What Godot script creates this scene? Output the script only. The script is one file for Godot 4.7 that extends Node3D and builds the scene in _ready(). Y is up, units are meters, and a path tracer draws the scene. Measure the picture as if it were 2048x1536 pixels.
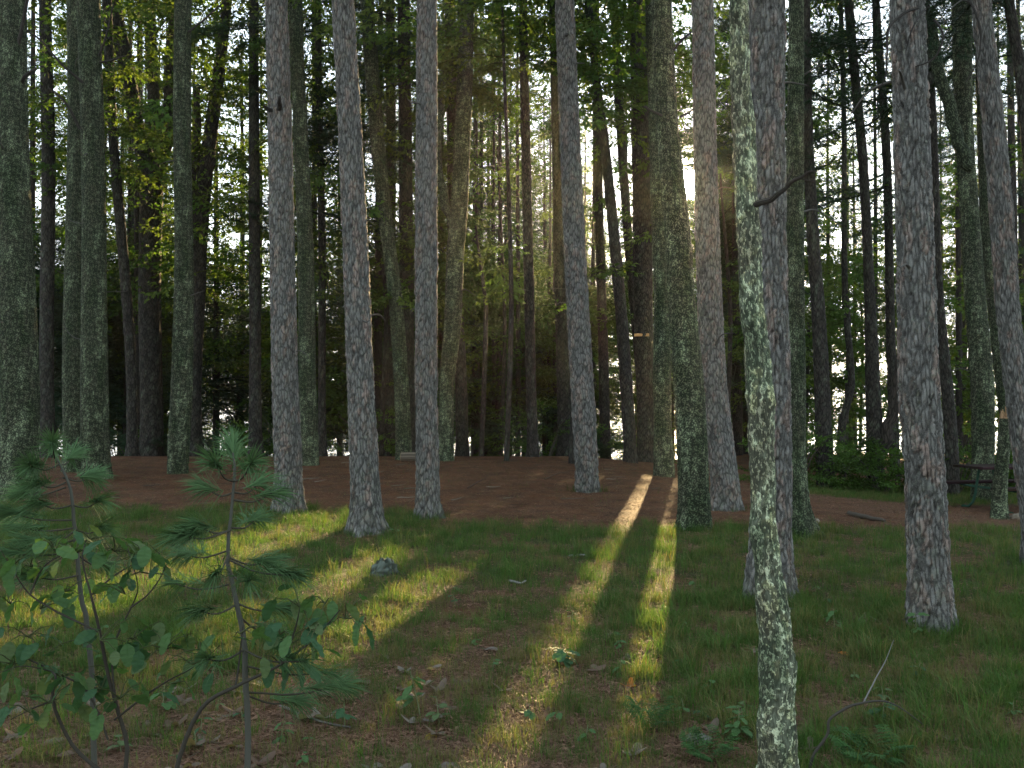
extends Node3D
# A forest edge looking into low sun: measured trees in front, a filled forest and a lake behind. Units are metres, y up.

const EYE := Vector3(0, 1.6, 0)
var mats := {}
var taken := {}
var rng := RandomNumberGenerator.new()
var sun_dir := Vector3(0.1700, 0.2119, -0.9624).normalized()   # towards the sun
var lane_box: Array[Rect2] = []
var clearing_from := PackedFloat32Array()                       # depth beyond which each one counts
var clearings: Array[PackedVector2Array] = []                 # where the low sun reaches the forest floor (x, z): no leaves grow on the way of that light
var n_soft := FastNoiseLite.new()
var n_cell := FastNoiseLite.new()
var n_id := FastNoiseLite.new()
var n_fine := FastNoiseLite.new()
var pine_bough: Array[ArrayMesh] = []
var leaf_bough: Array[ArrayMesh] = []
var feet := []
var far_trunk: Array[ArrayMesh] = []
var leaf_shape: Array[ArrayMesh] = []
var oak_leaf: Array[ArrayMesh] = []


class Shape:
	var v := PackedVector3Array()
	var n := PackedVector3Array()
	var c := PackedColorArray()
	var t := PackedVector2Array()
	var i := PackedInt32Array()

	func vert(p: Vector3, nn: Vector3, col: Color, uv := Vector2.ZERO) -> int:
		v.append(p)
		n.append(nn)
		c.append(col)
		t.append(uv)
		return v.size() - 1

	func tri(a: Vector3, b: Vector3, d: Vector3, col: Color) -> void:
		var nn := (d - a).cross(b - a).normalized()
		var k := vert(a, nn, col, Vector2(a.x, a.y))
		vert(b, nn, col, Vector2(b.x, b.y))
		vert(d, nn, col, Vector2(d.x, d.y))
		i.append_array([k, k + 1, k + 2])

	func tube(pts: Array, rad: Array, ns: int, col: Color, tip := true) -> void:
		var first := v.size()
		var side := Vector3.ZERO
		for k in pts.size():
			var p: Vector3 = pts[k]
			var a: Vector3 = pts[maxi(k - 1, 0)]
			var b: Vector3 = pts[mini(k + 1, pts.size() - 1)]
			var d := (b - a).normalized()
			if side == Vector3.ZERO:
				side = d.cross(Vector3(0.31, 0.2, 0.93)).normalized()
			side = (side - d * side.dot(d)).normalized()
			var other := d.cross(side)
			for j in ns:
				var th := TAU * j / ns
				var o := side * cos(th) + other * sin(th)
				vert(p + o * float(rad[k]), o, col, Vector2(float(j) / ns, p.y))
		for k in pts.size() - 1:
			for j in ns:
				var a := first + k * ns + j
				var b := first + k * ns + (j + 1) % ns
				i.append_array([a, a + ns, b, b, a + ns, b + ns])
		if tip:
			for e in [0, pts.size() - 1]:
				var dd: Vector3 = (pts[e] - pts[1 if e == 0 else e - 1]).normalized()
				var m := vert(pts[e], dd, col, Vector2(0.5, pts[e].y))
				var q := []
				for j in ns:
					q.append(vert(v[first + e * ns + j], dd, col, Vector2(float(j) / ns, pts[e].y)))
				for j in ns:
					if e == 0:
						i.append_array([m, q[j], q[(j + 1) % ns]])
					else:
						i.append_array([m, q[(j + 1) % ns], q[j]])

	func box(x: Transform3D, size: Vector3, bevel: float, col: Color) -> void:
		# a box with chamfered long edges: an eight-cornered section swept along x
		var hy := size.y / 2
		var hz := size.z / 2
		var sec := [Vector2(-hy + bevel, -hz), Vector2(hy - bevel, -hz), Vector2(hy, -hz + bevel), Vector2(hy, hz - bevel), Vector2(hy - bevel, hz), Vector2(-hy + bevel, hz), Vector2(-hy, hz - bevel), Vector2(-hy, -hz + bevel)]
		var l := size.x / 2
		for k in 8:
			var a: Vector2 = sec[k]
			var b: Vector2 = sec[(k + 1) % 8]
			var p := [Vector3(-l, a.x, a.y), Vector3(l, a.x, a.y), Vector3(l, b.x, b.y), Vector3(-l, b.x, b.y)]
			tri(x * p[0], x * p[2], x * p[1], col)
			tri(x * p[0], x * p[3], x * p[2], col)
			if k > 0 and k < 7:
				var s: Vector2 = sec[0]
				tri(x * Vector3(l, s.x, s.y), x * Vector3(l, a.x, a.y), x * Vector3(l, b.x, b.y), col)
				tri(x * Vector3(-l, s.x, s.y), x * Vector3(-l, b.x, b.y), x * Vector3(-l, a.x, a.y), col)

	func mesh() -> ArrayMesh:
		var arrays := []
		arrays.resize(Mesh.ARRAY_MAX)
		arrays[Mesh.ARRAY_VERTEX] = v
		arrays[Mesh.ARRAY_NORMAL] = n
		arrays[Mesh.ARRAY_COLOR] = c
		arrays[Mesh.ARRAY_TEX_UV] = t
		arrays[Mesh.ARRAY_INDEX] = i
		var m := ArrayMesh.new()
		m.add_surface_from_arrays(Mesh.PRIMITIVE_TRIANGLES, arrays)
		return m


func numbered(called: String) -> String:
	if not taken.has(called):
		taken[called] = 0
		return called
	taken[called] += 1
	return "%s_%03d" % [called, taken[called]]


func tag(o: Node3D, label := "", category := "", group := "", kind := "") -> Node3D:
	if label:
		o.set_meta("label", label)
	if category:
		o.set_meta("category", category)
	if group:
		o.set_meta("group", group)
	if kind:
		o.set_meta("kind", kind)
	return o


func base(called: String, at: Vector3, label := "", category := "", group := "", kind := "") -> Node3D:
	var o := Node3D.new()
	o.name = numbered(called)
	add_child(o)
	o.position = at
	return tag(o, label, category, group, kind)


func part(called: String, mesh: Mesh, mat: Material, parent: Node3D, at := Transform3D.IDENTITY) -> MeshInstance3D:
	var o := MeshInstance3D.new()
	o.name = numbered(called) if parent == self else called
	o.mesh = mesh
	o.material_override = mat
	o.transform = at
	parent.add_child(o, true)
	return o


func scatter(called: String, mesh: Mesh, mat: Material, parent: Node3D, places: Array, tints: Array) -> MultiMeshInstance3D:
	var mm := MultiMesh.new()
	mm.transform_format = MultiMesh.TRANSFORM_3D
	mm.use_colors = true
	mm.mesh = mesh
	mm.instance_count = places.size()
	for k in places.size():
		mm.set_instance_transform(k, places[k])
		mm.set_instance_color(k, tints[k])
	var o := MultiMeshInstance3D.new()
	o.name = numbered(called) if parent == self else called
	o.multimesh = mm
	o.material_override = mat
	parent.add_child(o, true)
	o.set_meta("kind", "stuff")
	return o


func ss(a: float, b: float, x: float) -> float:
	return smoothstep(a, b, x)


# ---------------------------------------------------------------- ground heights
func land(x: float, z: float) -> float:
	var d := -z
	var bank := ss(13.5, 23.0, d) * (1.0 - ss(25.0, 36.0, d))
	var h := bank * lerpf(0.17, -0.16, ss(1.0, 6.0, x))
	h -= 0.2 * ss(4.5, 8.0, x) * ss(10.0, 16.0, d)
	h -= 4.4 * ss(lerpf(25.0, 30.0, ss(2.0, 8.0, x)), 84.0, d) + 0.55 * ss(25.0, 33.0, d) * (1.0 - ss(3.0, 9.0, x))
	h += lerpf(0.03, 0.008, ss(10.0, 14.0, d)) * n_soft.get_noise_2d(x * 0.5, z * 0.5) + 0.014 * ss(15.0, 6.0, d) * n_soft.get_noise_2d(x * 4.0, z * 4.0)
	return h


func on_land(x: float, z: float) -> Vector3:
	return Vector3(x, land(x, z), z)


func grassy(x: float, z: float) -> float:
	# 1 in the lawn, 0 on bare needles
	var d := -z
	var far_edge := 15.0 + 0.8 * n_soft.get_noise_2d(x * 1.1 + 40.0, 3.0) - 2.0 * ss(-2.5, -0.5, x)
	var g := 1.0 - ss(far_edge - 0.8, far_edge + 0.4, d)
	g *= lerpf(0.78, 1.0, ss(6.0, 9.0, d))
	var bare := n_soft.get_noise_2d(x * 1.3, z * 1.3)
	g *= 1.0 - 0.6 * ss(0.05, 0.35, bare)
	g *= 1.0 - 0.5 * ss(1.5, 0.6, absf(x + 0.25)) * ss(9.5, 7.5, d)
	g *= 1.0 - 0.5 * ss(-0.5, -1.2, x) * ss(6.2, 5.0, d)
	g = maxf(g, 0.85 * ss(17.2, 18.2, d) * ss(24.0, 22.0, d) * ss(4.6, 5.6, x))
	return clampf(g, 0.0, 1.0)


func sky_picture() -> ImageTexture:
	# clear morning air: paler towards the horizon, brightest round the sun
	var w := 1024
	var hh := 512
	var data := PackedFloat32Array()
	data.resize(w * hh * 4)
	var at := 0
	for j in hh:
		var el := PI * (0.5 - (j + 0.5) / hh)
		var y := sin(el)
		var f := pow(1.0 - clampf(y, 0.0, 1.0), 4.0)
		var air := Vector3(0.205, 0.265, 0.32).lerp(Vector3(0.45, 0.465, 0.455), f)
		if y < 0.0:
			air = Vector3(0.3, 0.3, 0.28)
		for i in w:
			var a := TAU * (i + 0.5) / w   # the first column looks along -z
			var dir := Vector3(sin(a) * cos(el), y, -cos(a) * cos(el))
			var t := rad_to_deg(acos(clampf(dir.dot(sun_dir), -1.0, 1.0)))
			var c := air
			if y > -0.02:
				c += Vector3(1.0, 0.95, 0.84) * (0.22 * exp(-t / 9.0) + 3.0 * exp(-t / 1.6)) + Vector3(1.0, 0.93, 0.8) * 40.0 * smoothstep(1.0, 0.5, t)
			data[at] = c.x
			data[at + 1] = c.y
			data[at + 2] = c.z
			data[at + 3] = 1.0
			at += 4
	return ImageTexture.create_from_image(Image.create_from_data(w, hh, false, Image.FORMAT_RGBAF, data.to_byte_array()))


func in_sun(p: Vector3, wide := 0.0) -> bool:
	# whether a thing at p would stand in light that must reach one of the clearings
	var t := p.y / sun_dir.y
	var q := Vector2(p.x - sun_dir.x * t, p.z - sun_dir.z * t)
	for k in clearings.size():
		if -p.z < clearing_from[k]:
			continue
		if k < lane_box.size() and not lane_box[k].has_point(q):
			continue
		var poly := clearings[k]
		if Geometry2D.is_point_in_polygon(q, poly):
			return true
		if wide > 0.0 and (Geometry2D.is_point_in_polygon(q + Vector2(wide, 0), poly) or Geometry2D.is_point_in_polygon(q - Vector2(wide, 0), poly)):
			return true
	return false


# ---------------------------------------------------------------- materials
func lin(r: float, g: float, b: float) -> Color:
	return Color(r, g, b).linear_to_srgb()


func plain(col: Color, rough := 0.9, tinted := false) -> StandardMaterial3D:
	var m := StandardMaterial3D.new()
	m.albedo_color = col.linear_to_srgb()
	m.roughness = rough
	m.metallic_specular = 0.3
	m.vertex_color_use_as_albedo = tinted
	return m


func leafy(col: Color, through: Color, rough := 0.55) -> StandardMaterial3D:
	var m := plain(col, rough, true)
	m.cull_mode = BaseMaterial3D.CULL_DISABLED
	m.backlight_enabled = true
	m.backlight = through.linear_to_srgb()
	m.metallic_specular = 0.2
	return m


func seamless(kind: int, freq: float, octaves: int, sd: int, size: int) -> PackedByteArray:
	var f := FastNoiseLite.new()
	f.noise_type = kind
	f.frequency = freq
	f.seed = sd
	f.fractal_octaves = octaves
	f.fractal_type = FastNoiseLite.FRACTAL_FBM if octaves > 1 else FastNoiseLite.FRACTAL_NONE
	var im := f.get_seamless_image(size, size)
	im.convert(Image.FORMAT_L8)
	return im.get_data()


func bark_texture(lichen: bool) -> Array:
	var s := 512
	var big := seamless(FastNoiseLite.TYPE_SIMPLEX, 0.012, 3, 3, s)
	var mid := seamless(FastNoiseLite.TYPE_SIMPLEX, 0.034, 2, 5, s)
	var fine := seamless(FastNoiseLite.TYPE_SIMPLEX, 0.12, 2, 8, s)
	# long plates parted by cracks: cells drawn low and stretched upright
	var cells := FastNoiseLite.new()
	cells.noise_type = FastNoiseLite.TYPE_CELLULAR
	cells.frequency = 0.029
	cells.seed = 21
	cells.cellular_return_type = FastNoiseLite.RETURN_DISTANCE2_SUB
	cells.fractal_type = FastNoiseLite.FRACTAL_NONE
	cells.domain_warp_enabled = true
	cells.domain_warp_amplitude = 14.0
	cells.domain_warp_frequency = 0.03
	var cell_im := cells.get_seamless_image(s, 150)
	cell_im.convert(Image.FORMAT_L8)
	cell_im.resize(s, s, Image.INTERPOLATE_CUBIC)
	var plate := cell_im.get_data()
	var out := PackedByteArray()
	out.resize(s * s * 3)
	var high := PackedByteArray()
	high.resize(s * s)
	for k in s * s:
		var y := k / s
		var x := k % s
		var f := fine[k] / 255.0
		var m := mid[k] / 255.0
		var b := big[k] / 255.0
		# upright grain: the fine noise read with its rows stretched
		var g := fine[((y / 5) % s) * s + x] / 255.0
		var r := Vector3.ZERO
		if lichen:
			var spot := smoothstep(0.56, 0.66, m * 0.65 + f * 0.2 + b * 0.25 - 0.05)
			var crust := smoothstep(0.58, 0.64, b) * smoothstep(0.35, 0.5, f)
			var bark := 0.10 + 0.14 * g
			r = Vector3(bark, bark * 1.12, bark * 0.9).lerp(Vector3(0.62, 0.72, 0.5), crust * 0.55).lerp(Vector3(0.92, 1.0, 0.78), spot * (0.55 + 0.45 * f))
			high[k] = int(255 * clampf(0.5 * g + 0.4 * spot, 0, 1))
		else:
			var p := plate[k] / 255.0 + 0.1 * (f - 0.5)
			var v := (0.74 + 0.3 * f + 0.2 * (m - 0.5)) * lerpf(0.4, 1.0, smoothstep(0.06, 0.27, p))
			r = Vector3(v, v * 0.985, v * 0.97)
			r = r.lerp(Vector3(1.0, 1.0, 0.9), 0.5 * smoothstep(0.68, 0.76, f * 0.6 + m * 0.4))
			high[k] = int(255 * clampf(0.25 * f + 0.75 * smoothstep(0.04, 0.4, p), 0, 1))
		var c := Color(minf(r.x, 1), minf(r.y, 1), minf(r.z, 1)).linear_to_srgb()
		out[k * 3] = int(c.r * 255)
		out[k * 3 + 1] = int(c.g * 255)
		out[k * 3 + 2] = int(c.b * 255)
	return [ImageTexture.create_from_image(Image.create_from_data(s, s, false, Image.FORMAT_RGB8, out)), ImageTexture.create_from_image(Image.create_from_data(s, s, false, Image.FORMAT_L8, high))]


func floor_texture() -> Array:
	# brown fallen needles lying across each other, drawn stroke by stroke on dark soil
	var s := 1024
	var im := Image.create(s, s, false, Image.FORMAT_RGB8)
	var hi := Image.create(s, s, false, Image.FORMAT_L8)
	im.fill(lin(0.6, 0.56, 0.52))
	hi.fill(Color(0.25, 0.25, 0.25))
	var r := RandomNumberGenerator.new()
	r.seed = 77
	for k in 15000:
		var x := r.randf() * s
		var y := r.randf() * s
		var a := r.randf() * TAU
		var l := r.randi_range(24, 66)
		var bend := r.randf_range(-0.012, 0.012)
		var tone := r.randf_range(0.58, 1.0)
		var col := lin(tone, tone * r.randf_range(0.8, 0.95), tone * r.randf_range(0.66, 0.9))
		var up := minf(0.3 + 0.7 * k / 15000.0, 1.0)
		for q in l:
			im.set_pixel(posmod(int(x), s), posmod(int(y), s), col)
			im.set_pixel(posmod(int(x) + 1, s), posmod(int(y), s), col)
			hi.set_pixel(posmod(int(x), s), posmod(int(y), s), Color(up, up, up))
			x += cos(a)
			y += sin(a)
			a += bend
	return [ImageTexture.create_from_image(im), ImageTexture.create_from_image(hi)]


func make_materials() -> void:
	var pine := bark_texture(false)
	var lich := bark_texture(true)
	for spec in [["pine", pine, 1.2], ["lichen", lich, 1.0], ["dark", pine, 0.8], ["crust", lich, 0.8]]:
		var m := plain(Color(1, 1, 1), 0.93, true)
		m.albedo_texture = spec[1][0]
		m.heightmap_enabled = true
		m.heightmap_texture = spec[1][1]
		m.heightmap_scale = spec[2]
		m.metallic_specular = 0.2
		mats[spec[0]] = m
	var fl := floor_texture()
	var g := plain(Color(1, 1, 1), 0.95, true)
	g.albedo_texture = fl[0]
	g.heightmap_enabled = true
	g.heightmap_texture = fl[1]
	g.heightmap_scale = 0.3
	g.metallic_specular = 0.2
	mats.floor = g
	mats.grass = leafy(Color(1, 1, 1), Color(0.9, 0.95, 0.45), 0.6)
	mats.needle = leafy(Color(1, 1, 1), Color(0.35, 0.4, 0.25), 0.7)
	mats.leaf = leafy(Color(1, 1, 1), Color(0.95, 1.0, 0.45), 0.65)
	mats.litter = leafy(Color(1, 1, 1), Color(0.25, 0.22, 0.18), 0.7)
	mats.twig = plain(Color(1, 1, 1), 0.95, true)
	mats.twig.metallic_specular = 0.12
	mats.water = plain(Color(0.02, 0.03, 0.03), 0.08)
	mats.water.metallic_specular = 0.5


# ---------------------------------------------------------------- trunks
func at_height(prof: Array, h: float) -> Vector2:
	# (sideways shift, radius) of a trunk at a height, through its measured points
	var last: int = prof.size() - 1
	if h <= float(prof[0][0]):
		return Vector2(prof[0][1], prof[0][2])
	if h >= float(prof[last][0]):
		var over := h - float(prof[last][0])
		var a: Array = prof[last - 1]
		var b: Array = prof[last]
		var run := maxf(float(b[0]) - float(a[0]), 0.1)
		return Vector2(float(b[1]) + over * (float(b[1]) - float(a[1])) / run * exp(-over * 0.12), maxf(float(b[2]) * (1.0 - over * 0.045), 0.02))
	for k in last:
		if h < float(prof[k + 1][0]):
			var p1 := Vector2(prof[k][1], prof[k][2])
			var p2 := Vector2(prof[k + 1][1], prof[k + 1][2])
			var p0 := Vector2(prof[maxi(k - 1, 0)][1], prof[maxi(k - 1, 0)][2])
			var p3 := Vector2(prof[mini(k + 2, last)][1], prof[mini(k + 2, last)][2])
			var t := (h - float(prof[k][0])) / (float(prof[k + 1][0]) - float(prof[k][0]))
			var c := p1.cubic_interpolate(p2, p0, p3, t)
			return c.lerp(p1.lerp(p2, t), 0.4)
	return Vector2.ZERO


func trunk(kind: String, prof: Array, top: float, d: float, sd: float, flare: float) -> ArrayMesh:
	var sp := clampf(0.0021 * d, 0.009, 0.08)
	var seen := 2.4 + 0.44 * d
	var r0: float = prof[0][2]
	var ns := clampi(int(TAU * r0 / sp), 16, 120)
	var hs := PackedFloat32Array()
	var h := -0.3
	while h < top:
		hs.append(h)
		h += sp if h < seen else 0.7
	hs.append(top)
	var rows := hs.size()
	var cs := PackedFloat32Array()
	var sn := PackedFloat32Array()
	for j in ns:
		cs.append(cos(TAU * j / ns))
		sn.append(sin(TAU * j / ns))
	var pos := PackedVector3Array()
	var col := PackedColorArray()
	pos.resize(rows * ns)
	col.resize(rows * ns)
	var lobes := 4.0 + floorf(fmod(sd * 7.3, 3.0))
	var wrap := maxf(1.0, roundf(TAU * r0 / 0.6))
	var off := Vector3(sd * 17.0, sd * 5.0, sd * 29.0)
	var rough := minf(1.0, r0 / 0.16)
	var kn := RandomNumberGenerator.new()
	kn.seed = int(sd * 1000.0)
	var knots := []
	if kind == "pine":
		for q in int(seen * 1.1):
			knots.append(Vector3(kn.randf_range(1.6, seen), kn.randf() * TAU, kn.randf_range(0.6, 1.2)))
	for k in rows:
		h = hs[k]
		var near := []
		for q in knots:
			if absf(q.x - h) < 0.09:
				near.append(q)
		var at := at_height(prof, h)
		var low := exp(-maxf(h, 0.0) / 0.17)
		var wobble := 0.06 * sin(h * 0.7 + sd * 3.0) * minf(1.0, maxf(h, 0.0))
		for j in ns:
			var r := at.y * (1.0 + flare * low + flare * 0.75 * exp(-maxf(h, 0.0) / 0.24) * cos(lobes * TAU * j / ns + sd * 9.0) * (0.6 + 0.4 * sin(3.0 * TAU * j / ns + sd)))
			var q := Vector3(cs[j] * at.y, h, sn[j] * at.y) + off
			var soft := n_soft.get_noise_3d(q.x * 9.0, q.y * 4.0, q.z * 9.0)
			var fine := n_fine.get_noise_3d(q.x * 55.0, q.y * 30.0, q.z * 55.0)
			var c: Color
			if kind == "pine":
				var qx := q.x * 18.0 + soft * 0.9
				var qy := q.y * 4.0 + fine * 0.3
				var qz := q.z * 18.0 - soft * 0.9
				var edge := n_cell.get_noise_3d(qx, qy, qz) + 1.0
				var id := n_id.get_noise_3d(qx, qy, qz)
				var fissure := 1.0 - ss(0.0, 0.075, absf(n_soft.get_noise_3d(q.x * 13.0 + 0.6 * soft, q.y * 1.3, q.z * 13.0)))
				var flat := ss(0.02, 0.26, edge)
				r += rough * (0.012 * flat - 0.013 * fissure + 0.006 * id * flat + 0.0035 * fine) - 0.012
				c = Color(0.185, 0.183, 0.168).lerp(Color(0.22, 0.172, 0.146), ss(0.3, 0.95, id + soft)) * (0.96 + 0.2 * id + 0.12 * fine)
				c = c.lerp(Color(0.04, 0.034, 0.029), clampf(0.3 * (1.0 - ss(0.02, 0.17, edge)) + 0.5 * fissure, 0, 0.8))
				for e in near:
					var away: float = Vector2((h - e.x) * 0.75, wrapf(TAU * j / ns - e.y, -PI, PI) * at.y).length() / (0.034 * e.z)
					r += 0.014 * exp(-away * away * 0.6) - 0.02 * exp(-away * away * 4.0)
					c = c.lerp(Color(0.035, 0.03, 0.026), 0.9 * exp(-away * away * 1.6))
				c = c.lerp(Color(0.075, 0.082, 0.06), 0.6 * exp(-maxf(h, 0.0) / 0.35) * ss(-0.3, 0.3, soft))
				c = c.lerp(Color(0.15, 0.115, 0.095), 0.35 * ss(3.0, 8.0, h) * ss(-0.4, 0.4, soft))
				var growth := ss(0.0, 0.35, soft + 0.4 * fine - 0.25 + 0.15 * exp(-maxf(h, 0.0) / 0.9))
				c = c.lerp(Color(0.19, 0.205, 0.165), 0.6 * growth * ss(-0.1, 0.3, fine))
			elif kind == "crust":
				r += rough * 0.006 * n_soft.get_noise_3d(q.x * 30.0, q.y * 20.0, q.z * 30.0) + 0.0015 * fine + 0.012 * n_soft.get_noise_3d(q.x * 4.0, q.y * 3.5, q.z * 4.0)
				var algae := n_soft.get_noise_3d(q.x * 7.0 + 3.0, q.y * 1.7, q.z * 7.0)
				var face := 0.22 * cos(TAU * j / ns - 0.75)
				c = Color(0.31, 0.285, 0.24).lerp(Color(0.245, 0.27, 0.21), ss(-0.05, 0.25, algae))
				var scale := 0.5 * n_soft.get_noise_3d(q.x * 26.0, q.y * 17.0, q.z * 26.0) + 0.35 * fine + 0.6 * n_soft.get_noise_3d(q.x * 7.0 + 20.0, q.y * 4.0, q.z * 7.0)
				c = c.lerp(Color(0.66, 0.66, 0.56) if id_of(q) > -0.2 else Color(0.58, 0.54, 0.38), 0.8 * ss(0.1, 0.4, scale + face))
				c = c.lerp(Color(0.13, 0.125, 0.105), 0.7 * ss(0.12, 0.45, -scale - face))
				r += 0.003 * ss(0.1, 0.4, scale + face)
			elif kind == "lichen":
				var furrow := absf(n_soft.get_noise_3d(q.x * 42.0, q.y * 7.0, q.z * 42.0))
				r += rough * (0.012 * ss(0.0, 0.25, furrow) + 0.004 * fine) - 0.008
				c = Color(0.105, 0.112, 0.085).lerp(Color(0.14, 0.132, 0.108), ss(-0.3, 0.5, soft))
				c = c.lerp(Color(0.26, 0.28, 0.215), ss(0.12, 0.5, n_soft.get_noise_3d(q.x * 4.0 + 5.0, q.y * 1.6, q.z * 4.0) * 0.8 + soft * 0.5 + 0.35 * fine + 0.25 * exp(-maxf(h, 0.0) / 0.8)))
				c = c.lerp(Color(0.075, 0.095, 0.06), 0.7 * ss(0.1, 0.45, n_soft.get_noise_3d(q.x * 3.0 + 9.0, q.y * 0.9, q.z * 3.0)))
			else:
				var furrow2 := absf(n_soft.get_noise_3d(q.x * 30.0, q.y * 6.0, q.z * 30.0))
				r += rough * (0.014 * ss(0.0, 0.25, furrow2) + 0.004 * fine) - 0.008
				c = Color(0.052, 0.047, 0.04) * (0.8 + 0.5 * furrow2 + 0.25 * soft)
				c = c.lerp(Color(0.085, 0.095, 0.07), ss(0.2, 0.6, soft))
			c.a = 1.0
			pos[k * ns + j] = Vector3(at.x + cs[j] * r, h, wobble + sn[j] * r)
			col[k * ns + j] = c
	var s := Shape.new()
	var w := ns + 1
	for k in rows:
		for jj in w:
			var j := jj % ns
			var du := pos[k * ns + (j + 1) % ns] - pos[k * ns + (j + ns - 1) % ns]
			var dv := pos[mini(k + 1, rows - 1) * ns + j] - pos[maxi(k - 1, 0) * ns + j]
			s.vert(pos[k * ns + j], dv.cross(du).normalized(), col[k * ns + j], Vector2(wrap * jj / ns, hs[k] / 0.6))
	var idx := PackedInt32Array()
	idx.resize((rows - 1) * ns * 6)
	var at_i := 0
	for k in rows - 1:
		for j in ns:
			var a := k * w + j
			for e in [a, a + 1, a + w, a + 1, a + w + 1, a + w]:
				idx[at_i] = e
				at_i += 1
	s.i = idx
	return s.mesh()


func id_of(q: Vector3) -> float:
	return n_id.get_noise_3d(q.x * 26.0, q.y * 18.0, q.z * 26.0)


func limb(pts: Array, rad: Array, col: Color, ns := 9) -> ArrayMesh:
	# a crooked branch through rough points
	var p := []
	var q := []
	for k in pts.size() - 1:
		var steps := 4
		for e in steps:
			var f := float(e) / steps
			var a: Vector3 = pts[k]
			var b: Vector3 = pts[k + 1]
			var c := a.cubic_interpolate(b, pts[maxi(k - 1, 0)], pts[mini(k + 2, pts.size() - 1)], f)
			p.append(c + Vector3(n_soft.get_noise_3dv(c * 7.0), n_soft.get_noise_3dv(c * 7.0 + Vector3(50, 0, 0)), 0) * float(rad[k]) * 0.7)
			q.append(lerpf(rad[k], rad[k + 1], f))
	p.append(pts[-1])
	q.append(rad[-1])
	var s := Shape.new()
	s.tube(p, q, ns, col)
	return s.mesh()


# ---------------------------------------------------------------- foliage
func leaf_into(s: Shape, at: Vector3, out: Vector3, up: Vector3, l: float, w: float, col: Color) -> void:
	# a leaf folded along its rib: four triangles
	var side := out.cross(up).normalized() * w * 0.5
	var low := up * -0.12 * l
	var a := at
	var b := at + out * l + low
	var m := at + out * l * 0.45
	s.tri(a, m + side + up * w * 0.12, b, col)
	s.tri(a, b, m - side + up * w * 0.12, col)


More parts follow.
